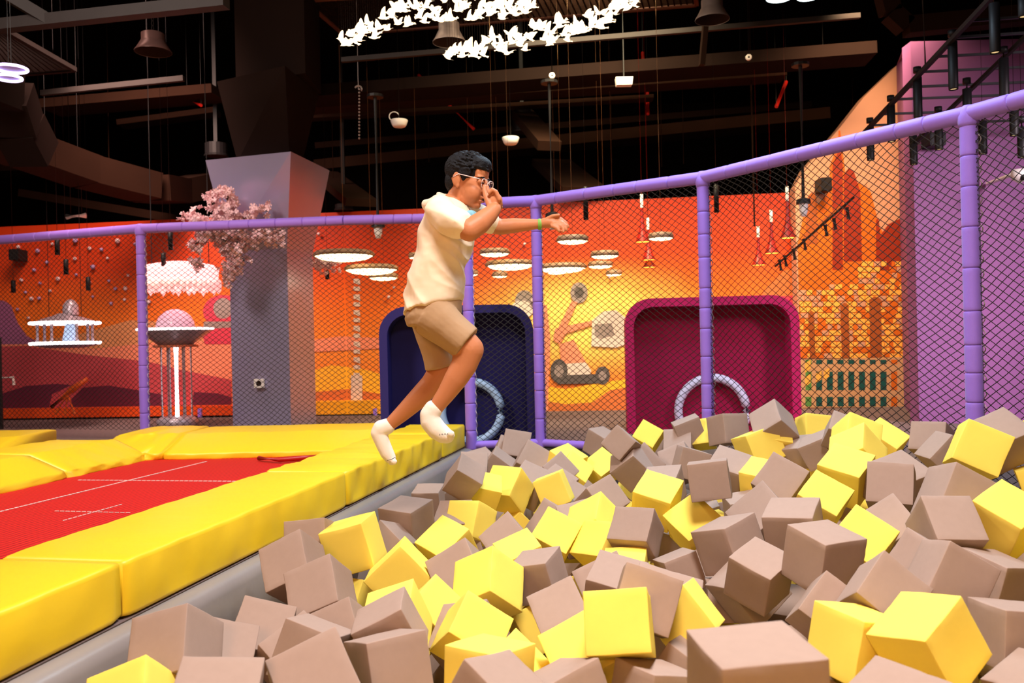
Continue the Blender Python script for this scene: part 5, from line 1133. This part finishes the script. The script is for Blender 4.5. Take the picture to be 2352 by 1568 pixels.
('C1','Y',(-0.767,4.099,0.013),(0.1280,0.0757,0.9885,0.0284),(0.215,0.213,0.217),'yellow foam cube showing a square front and flat top, left of the nicked pale one'),
('C2','Y',(-0.519,3.880,-0.078),(0.2692,0.2457,0.6558,-0.6611),(0.223,0.209,0.216),'yellow foam cube tilted below the flat-topped taupe cube by the cushion'),
('C3','Y',(-0.439,3.173,-0.068),(0.6563,-0.4802,0.3372,0.4744),(0.200,0.185,0.202),'yellow foam cube tilted above right of the pink-topped taupe cube lower left'),
('C4','T',(-0.430,2.934,-0.020),(0.2213,-0.0167,0.9722,0.0739),(0.185,0.185,0.184),'taupe foam cube with pinkish top leaning right at lower left'),
('C5','T',(-0.404,2.689,-0.050),(0.9541,-0.1157,-0.0437,0.2729),(0.197,0.197,0.197),'taupe foam cube lying flat below the pink-topped taupe cube lower left'),
('C6','T',(-0.565,2.417,0.000),(0.8625,0.4352,-0.0468,0.2539),(0.205,0.204,0.204),'large taupe foam cube with a huge slanting face at the bottom left'),
('C7','T',(-0.781,3.474,-0.044),(0.1815,-0.0652,0.8803,0.4334),(0.205,0.205,0.207),'taupe foam cube tilted below right of the taupe cube leaning on the cushion'),
('C8','T',(-0.664,3.269,-0.139),(0.7042,-0.3463,0.0747,0.6153),(0.186,0.186,0.184),'taupe foam cube tilted left of the pink-topped taupe cube lower left'),
('C9','T',(-0.669,2.814,-0.040),(0.1613,-0.1012,-0.9772,0.0938),(0.180,0.182,0.182),'taupe foam cube tilted above the huge slanting taupe cube'),
('C10','T',(-0.181,3.191,-0.140),(0.9242,0.2803,-0.1709,-0.1951),(0.194,0.194,0.196),'taupe foam cube tilted above left of the wide-topped yellow cube'),
('C11','Y',(-0.161,2.968,-0.046),(0.8840,0.3644,0.2805,-0.0841),(0.187,0.168,0.185),'yellow foam cube tipped on a corner above the wide-topped yellow cube'),
('C12','Y',(-0.088,2.550,-0.024),(0.0105,-0.2967,-0.9536,0.0510),(0.192,0.189,0.177),'pale yellow foam cube with a wide bright top at the bottom edge'),
('C14','Y',(-0.031,2.747,-0.109),(0.3597,-0.1400,-0.9212,-0.0499),(0.181,0.186,0.185),'yellow foam cube tilted right of the wide-topped yellow cube'),
('C15','Y',(-0.350,3.406,-0.122),(0.3581,-0.1294,-0.8957,-0.2298),(0.195,0.198,0.197),'yellow foam cube tipped on a corner right of the pink-topped taupe cube lower left'),
('C16','Y',(-0.119,3.538,-0.044),(0.8336,0.3369,0.4135,0.1438),(0.203,0.208,0.204),'pale yellow foam cube standing on a corner with a nicked top edge, left of centre'),
('C17','Y',(-0.756,4.074,-0.238),(0.6886,0.5228,0.4706,0.1762),(0.167,0.162,0.166),'yellow foam cube tilted above left of the pink-topped taupe cube lower left'),
('C18','T',(-0.646,4.466,-0.082),(0.3096,-0.2603,-0.9120,0.0684),(0.178,0.180,0.173),'taupe foam cube tilted below left of the flat-topped taupe cube by the cushion'),
('C19','T',(-0.934,3.671,0.016),(0.7232,-0.3624,0.0713,0.5836),(0.205,0.201,0.203),'taupe foam cube leaning on the grey cushion left of the flat-topped yellow one'),
('C20','T',(-0.981,4.171,0.005),(0.7409,-0.1495,0.0946,0.6479),(0.201,0.202,0.201),'taupe foam cube tilted above right of the taupe cube leaning on the cushion'),
('D1','T',(-1.079,2.742,-0.003),(0.7430,-0.2956,0.1410,0.5837),(0.206,0.198,0.206),'tall-looking two-faced taupe foam cube at the far left of the pit'),
('D2','Y',(-1.111,2.504,-0.087),(0.7036,-0.3880,0.1520,0.5757),(0.191,0.191,0.198),'yellow foam cube with a light band in the bottom left corner of the pit'),
('D3','T',(-0.775,2.215,0.013),(0.9716,0.2103,0.0750,0.0780),(0.207,0.205,0.205),'taupe foam cube tilted below right of the leftmost two-faced taupe cube'),
('D4','T',(-0.960,3.246,-0.137),(0.9327,0.3325,0.1394,-0.0040),(0.199,0.202,0.202),'taupe foam cube tilted above left of the huge slanting taupe cube'),
('D5','T',(-1.015,2.977,-0.117),(0.9525,0.2236,0.1829,0.0967),(0.184,0.188,0.187),'taupe foam cube tilted right of the leftmost two-faced taupe cube'),
('D6','T',(-0.775,3.025,-0.134),(0.2588,-0.2827,-0.8716,-0.3057),(0.187,0.195,0.191),'taupe foam cube tipped on a corner above left of the huge slanting taupe cube'),
('fill0','Y',(0.077,3.753,-0.265),(0.7258,0.6242,-0.0434,0.2860),(0.200,0.200,0.200),'mostly hidden yellow foam cube below right of the nicked pale yellow cube'),
('fill1','T',(1.255,4.025,-0.342),(0.9535,0.2700,0.0178,-0.1328),(0.200,0.200,0.200),'mostly hidden taupe foam cube below right of the bright-topped taupe cube'),
('fill2','T',(1.752,3.409,-0.422),(-0.0010,-0.1062,-0.9343,-0.3404),(0.200,0.200,0.200),'mostly hidden taupe foam cube below right of the large yellow cube lower right'),
('fill3','T',(-0.313,3.727,-0.473),(0.0937,-0.5657,-0.5085,-0.6424),(0.200,0.200,0.200),'mostly hidden taupe foam cube left of the wide-topped yellow cube'),
('fill4','T',(0.858,4.777,-0.176),(-0.0284,0.6368,-0.7448,-0.1972),(0.200,0.200,0.200),'mostly hidden taupe foam cube below left of the diamond-shaped yellow cube mid-pit'),
('fill5','T',(-0.005,5.822,-0.207),(0.1304,-0.0054,0.2892,0.9483),(0.200,0.200,0.200),'mostly hidden grey-taupe foam cube below the torn yellow cube under the person'),
('fill6','Y',(0.343,5.113,-0.359),(0.3157,-0.7577,-0.5704,0.0301),(0.200,0.200,0.200),'mostly hidden yellow foam cube below right of the broad leaning yellow cube'),
('fill7','Y',(3.693,6.491,-0.116),(0.4377,0.6153,0.5714,-0.3214),(0.200,0.200,0.200),'mostly hidden yellow foam cube below right of the golden cube upper right'),
('fill8','Y',(1.507,6.335,-0.303),(0.7868,0.2856,0.5376,-0.1019),(0.200,0.200,0.200),'mostly hidden yellow foam cube below the plain square taupe cube mid-back'),
('fill9','T',(1.228,3.507,-0.455),(0.5959,0.3236,-0.3072,-0.6678),(0.200,0.200,0.200),'mostly hidden taupe foam cube below left of the steep yellow cube lower right'),
('fill10','Y',(0.890,6.712,-0.242),(0.9765,0.0819,0.1980,0.0213),(0.200,0.200,0.200),'mostly hidden yellow foam cube left of the yellow cube with a dark side mid-pit'),
('fill11','T',(2.209,5.765,-0.237),(-0.0144,0.1135,0.4898,0.8643),(0.200,0.200,0.200),'mostly hidden grey-taupe foam cube below the slanting-top yellow cube at right'),
('fill12','T',(-0.920,3.435,-0.350),(0.9714,-0.0051,0.0918,0.2191),(0.200,0.200,0.200),'mostly hidden taupe foam cube left of the huge slanting taupe cube'),
('fill13','T',(-0.928,5.097,-0.431),(0.8432,0.3998,-0.2358,0.2713),(0.200,0.200,0.200),'mostly hidden taupe foam cube below the flat-topped yellow cube'),
('fill14','T',(1.381,7.073,-0.317),(0.7509,0.3386,0.0071,0.5670),(0.200,0.200,0.200),'mostly hidden grey-taupe foam cube below left of the plain square taupe cube mid-back'),
('fill15','T',(3.027,5.178,-0.371),(0.2756,0.7629,-0.4933,-0.3142),(0.200,0.200,0.200),'mostly hidden taupe foam cube below right of the yellow cube at the right edge'),
('fill16','T',(-0.473,6.531,-0.228),(0.9242,0.1198,-0.3472,-0.1041),(0.200,0.200,0.200),'mostly hidden grey-taupe foam cube below left of the dark-bottomed grey cube below the foot'),
('fill17','T',(1.478,6.817,0.057),(0.1274,0.1924,0.5613,-0.7948),(0.200,0.200,0.200),'mostly hidden grey-taupe foam cube above the plain square taupe cube mid-back'),
('fill18','Y',(-1.175,4.488,-0.354),(0.4330,0.0190,-0.8857,-0.1662),(0.200,0.200,0.200),'mostly hidden yellow foam cube below the taupe cube leaning on the cushion'),
('fill19','T',(0.602,6.988,-0.231),(0.9145,-0.2697,-0.0022,-0.3015),(0.200,0.200,0.200),'mostly hidden grey-taupe foam cube below left of the diamond-topped yellow cube'),
('fill20','T',(0.995,4.376,-0.465),(0.8501,-0.4375,-0.2928,0.0154),(0.200,0.200,0.200),'mostly hidden taupe foam cube right of the wedge-like yellow cube'),
('fill21','T',(1.277,7.110,0.034),(0.1674,0.7959,-0.5808,0.0352),(0.200,0.200,0.200),'mostly hidden grey-taupe foam cube above left of the plain square taupe cube mid-back'),
('fill22','T',(0.866,4.212,-0.240),(0.8913,0.2299,0.0255,0.3900),(0.200,0.200,0.200),'mostly hidden taupe foam cube above the wedge-like yellow cube'),
('fill23','T',(1.770,7.119,0.019),(0.2648,0.4786,0.8351,0.0589),(0.200,0.200,0.200),'mostly hidden grey-taupe foam cube below the upright grey cube'),
('fill24','T',(3.022,6.425,0.002),(0.9953,-0.0625,0.0454,-0.0591),(0.200,0.200,0.200),'mostly hidden grey-taupe foam cube above right of the upright square taupe cube at right'),
('fill25','T',(-1.326,5.009,-0.498),(0.1595,0.2354,0.8830,-0.3733),(0.200,0.200,0.200),'mostly hidden taupe foam cube below the taupe cube leaning on the cushion')]

def cubemesh(name, m, seed, nick=False):
    rg = random.Random(seed); bm = NB(); bmesh.ops.create_cube(bm, size=1)
    bmesh.ops.bevel(bm, geom=bm.edges[:], offset=.016, segments=2, affect='EDGES', profile=.6)
    bmesh.ops.subdivide_edges(bm, edges=[e for e in bm.edges if e.calc_length() > .5], cuts=9, use_grid_fill=True)
    f = [rg.uniform(0, 6) for _ in range(6)]
    for v in bm.verts:
        c = v.co; k = .006
        v.co += Vector((k*math.sin(c.y*5+f[0])*math.cos(c.z*4+f[1]), k*math.sin(c.z*5+f[2])*math.cos(c.x*4+f[3]), k*math.sin(c.x*5+f[4])*math.cos(c.y*4+f[5])))
        n = sum(abs(abs(t)-.5) < .03 for t in c)
        if n >= 2:
            a = rg.random(); s = .0035 if a < .85 else (.012 if not nick else .03); v.co *= 1-rg.uniform(0, s)
    for fc in bm.faces: fc.smooth = True
    me = bpy.data.meshes.new(name); me.materials.append(m); bm.to_mesh(me); bm.free()
    return me
CM = {c: [cubemesh('foam_cube', M['foam'+c], s+(7 if c == 'Y' else 0)) for s in range(4)]+[cubemesh('foam_cube', M['foam'+c], 30, True)] for c in 'TY'}
for i, (cid, col, T, q, D, lab) in enumerate(CUBES):
    me = CM[col][4 if cid in ('G17', 'C16', 'E7', 'G8', 'G16') else i % 4]
    o = bpy.data.objects.new('foam_cube', me); COL.objects.link(o); o.location = T; o.rotation_mode = 'QUATERNION'; o.rotation_quaternion = q; o.scale = D
    tag(o, lab, 'foam cube', 'yellow foam cubes in the pit' if col == 'Y' else 'taupe foam cubes in the pit')
# the cubes below the top layer and beyond the picture's edges, which nobody could count
def topx(p):
    q = Vector(p)-Vector((0, 0, CH))
    if q.y < .3: return None
    u, v = FPX*q.x/q.y, FPX*q.z/q.y; return 1176+u*CR-v*SR, 784-(u*SR+v*CR)
def in_pit(x, y, m):
    P = [(p.x, p.y) for p in rim]; inside = False; n = len(P)
    for i in range(n):
        (x1, y1), (x2, y2) = P[i], P[(i+1) % n]
        if (y1 > y) != (y2 > y) and x < (x2-x1)*(y-y1)/(y2-y1)+x1: inside = not inside
        dx, dy = x2-x1, y2-y1; t = max(0, min(1, ((x-x1)*dx+(y-y1)*dy)/(dx*dx+dy*dy)))
        if math.hypot(x-x1-dx*t, y-y1-dy*t) < m: return False
    return inside
VC = np.array([c[2] for c in CUBES]); rg = random.Random(5); placed = []; bm = NB(); base = NB(); bmesh.ops.create_cube(base, size=.2)
bmesh.ops.bevel(base, geom=base.edges[:], offset=.003, segments=1, affect='EDGES'); BV = [v.co.copy() for v in base.verts]; base.verts.index_update(); BF = [[v.index for v in f.verts] for f in base.faces]; base.free()
for zl in (-.41, -.22, -.04, .12, .27):
    for ix in range(-9, 27):
        for iy in range(-8, 36):
            x, y = ix*.235+rg.uniform(-.05, .05), iy*.235+rg.uniform(-.05, .05); z = zl+rg.uniform(-.03, .03)
            if not in_pit(x, y, .22): continue
            q = Quaternion((rg.gauss(0, 1), rg.gauss(0, 1), rg.gauss(0, 1), rg.gauss(0, 1))).normalized(); c = Vector((x, y, z)); P = [c+q @ v for v in BV]
            d = np.sqrt(((VC-np.array([x, y, z]))**2).sum(1)); h = np.hypot(VC[:, 0]-x, VC[:, 1]-y); near = np.argsort(h)[:4]
            T = [topx(p) for p in P]; out = all(t is None or t[0] > 2366 or t[1] > 1590 for t in T)
            if d.min() < .20: continue
            if not out and z > VC[near, 2].min()-.19: continue
            if z > -.03+.09*max(0, x)+.03: continue
            if y < -1.6 and zl < -.1: continue
            vs = [bm.verts.new(p) for p in P]; mi = 1 if rg.random() < .35 else 0
            for f in BF: bm.faces.new([vs[k] for k in f]).material_index = mi
o = obj('foam_cubes', bm, [M['foamT'], M['foamY']]); tag(o, 'lower layers of yellow and taupe foam cubes filling the pit under the top ones', 'foam cubes', None, 'stuff')
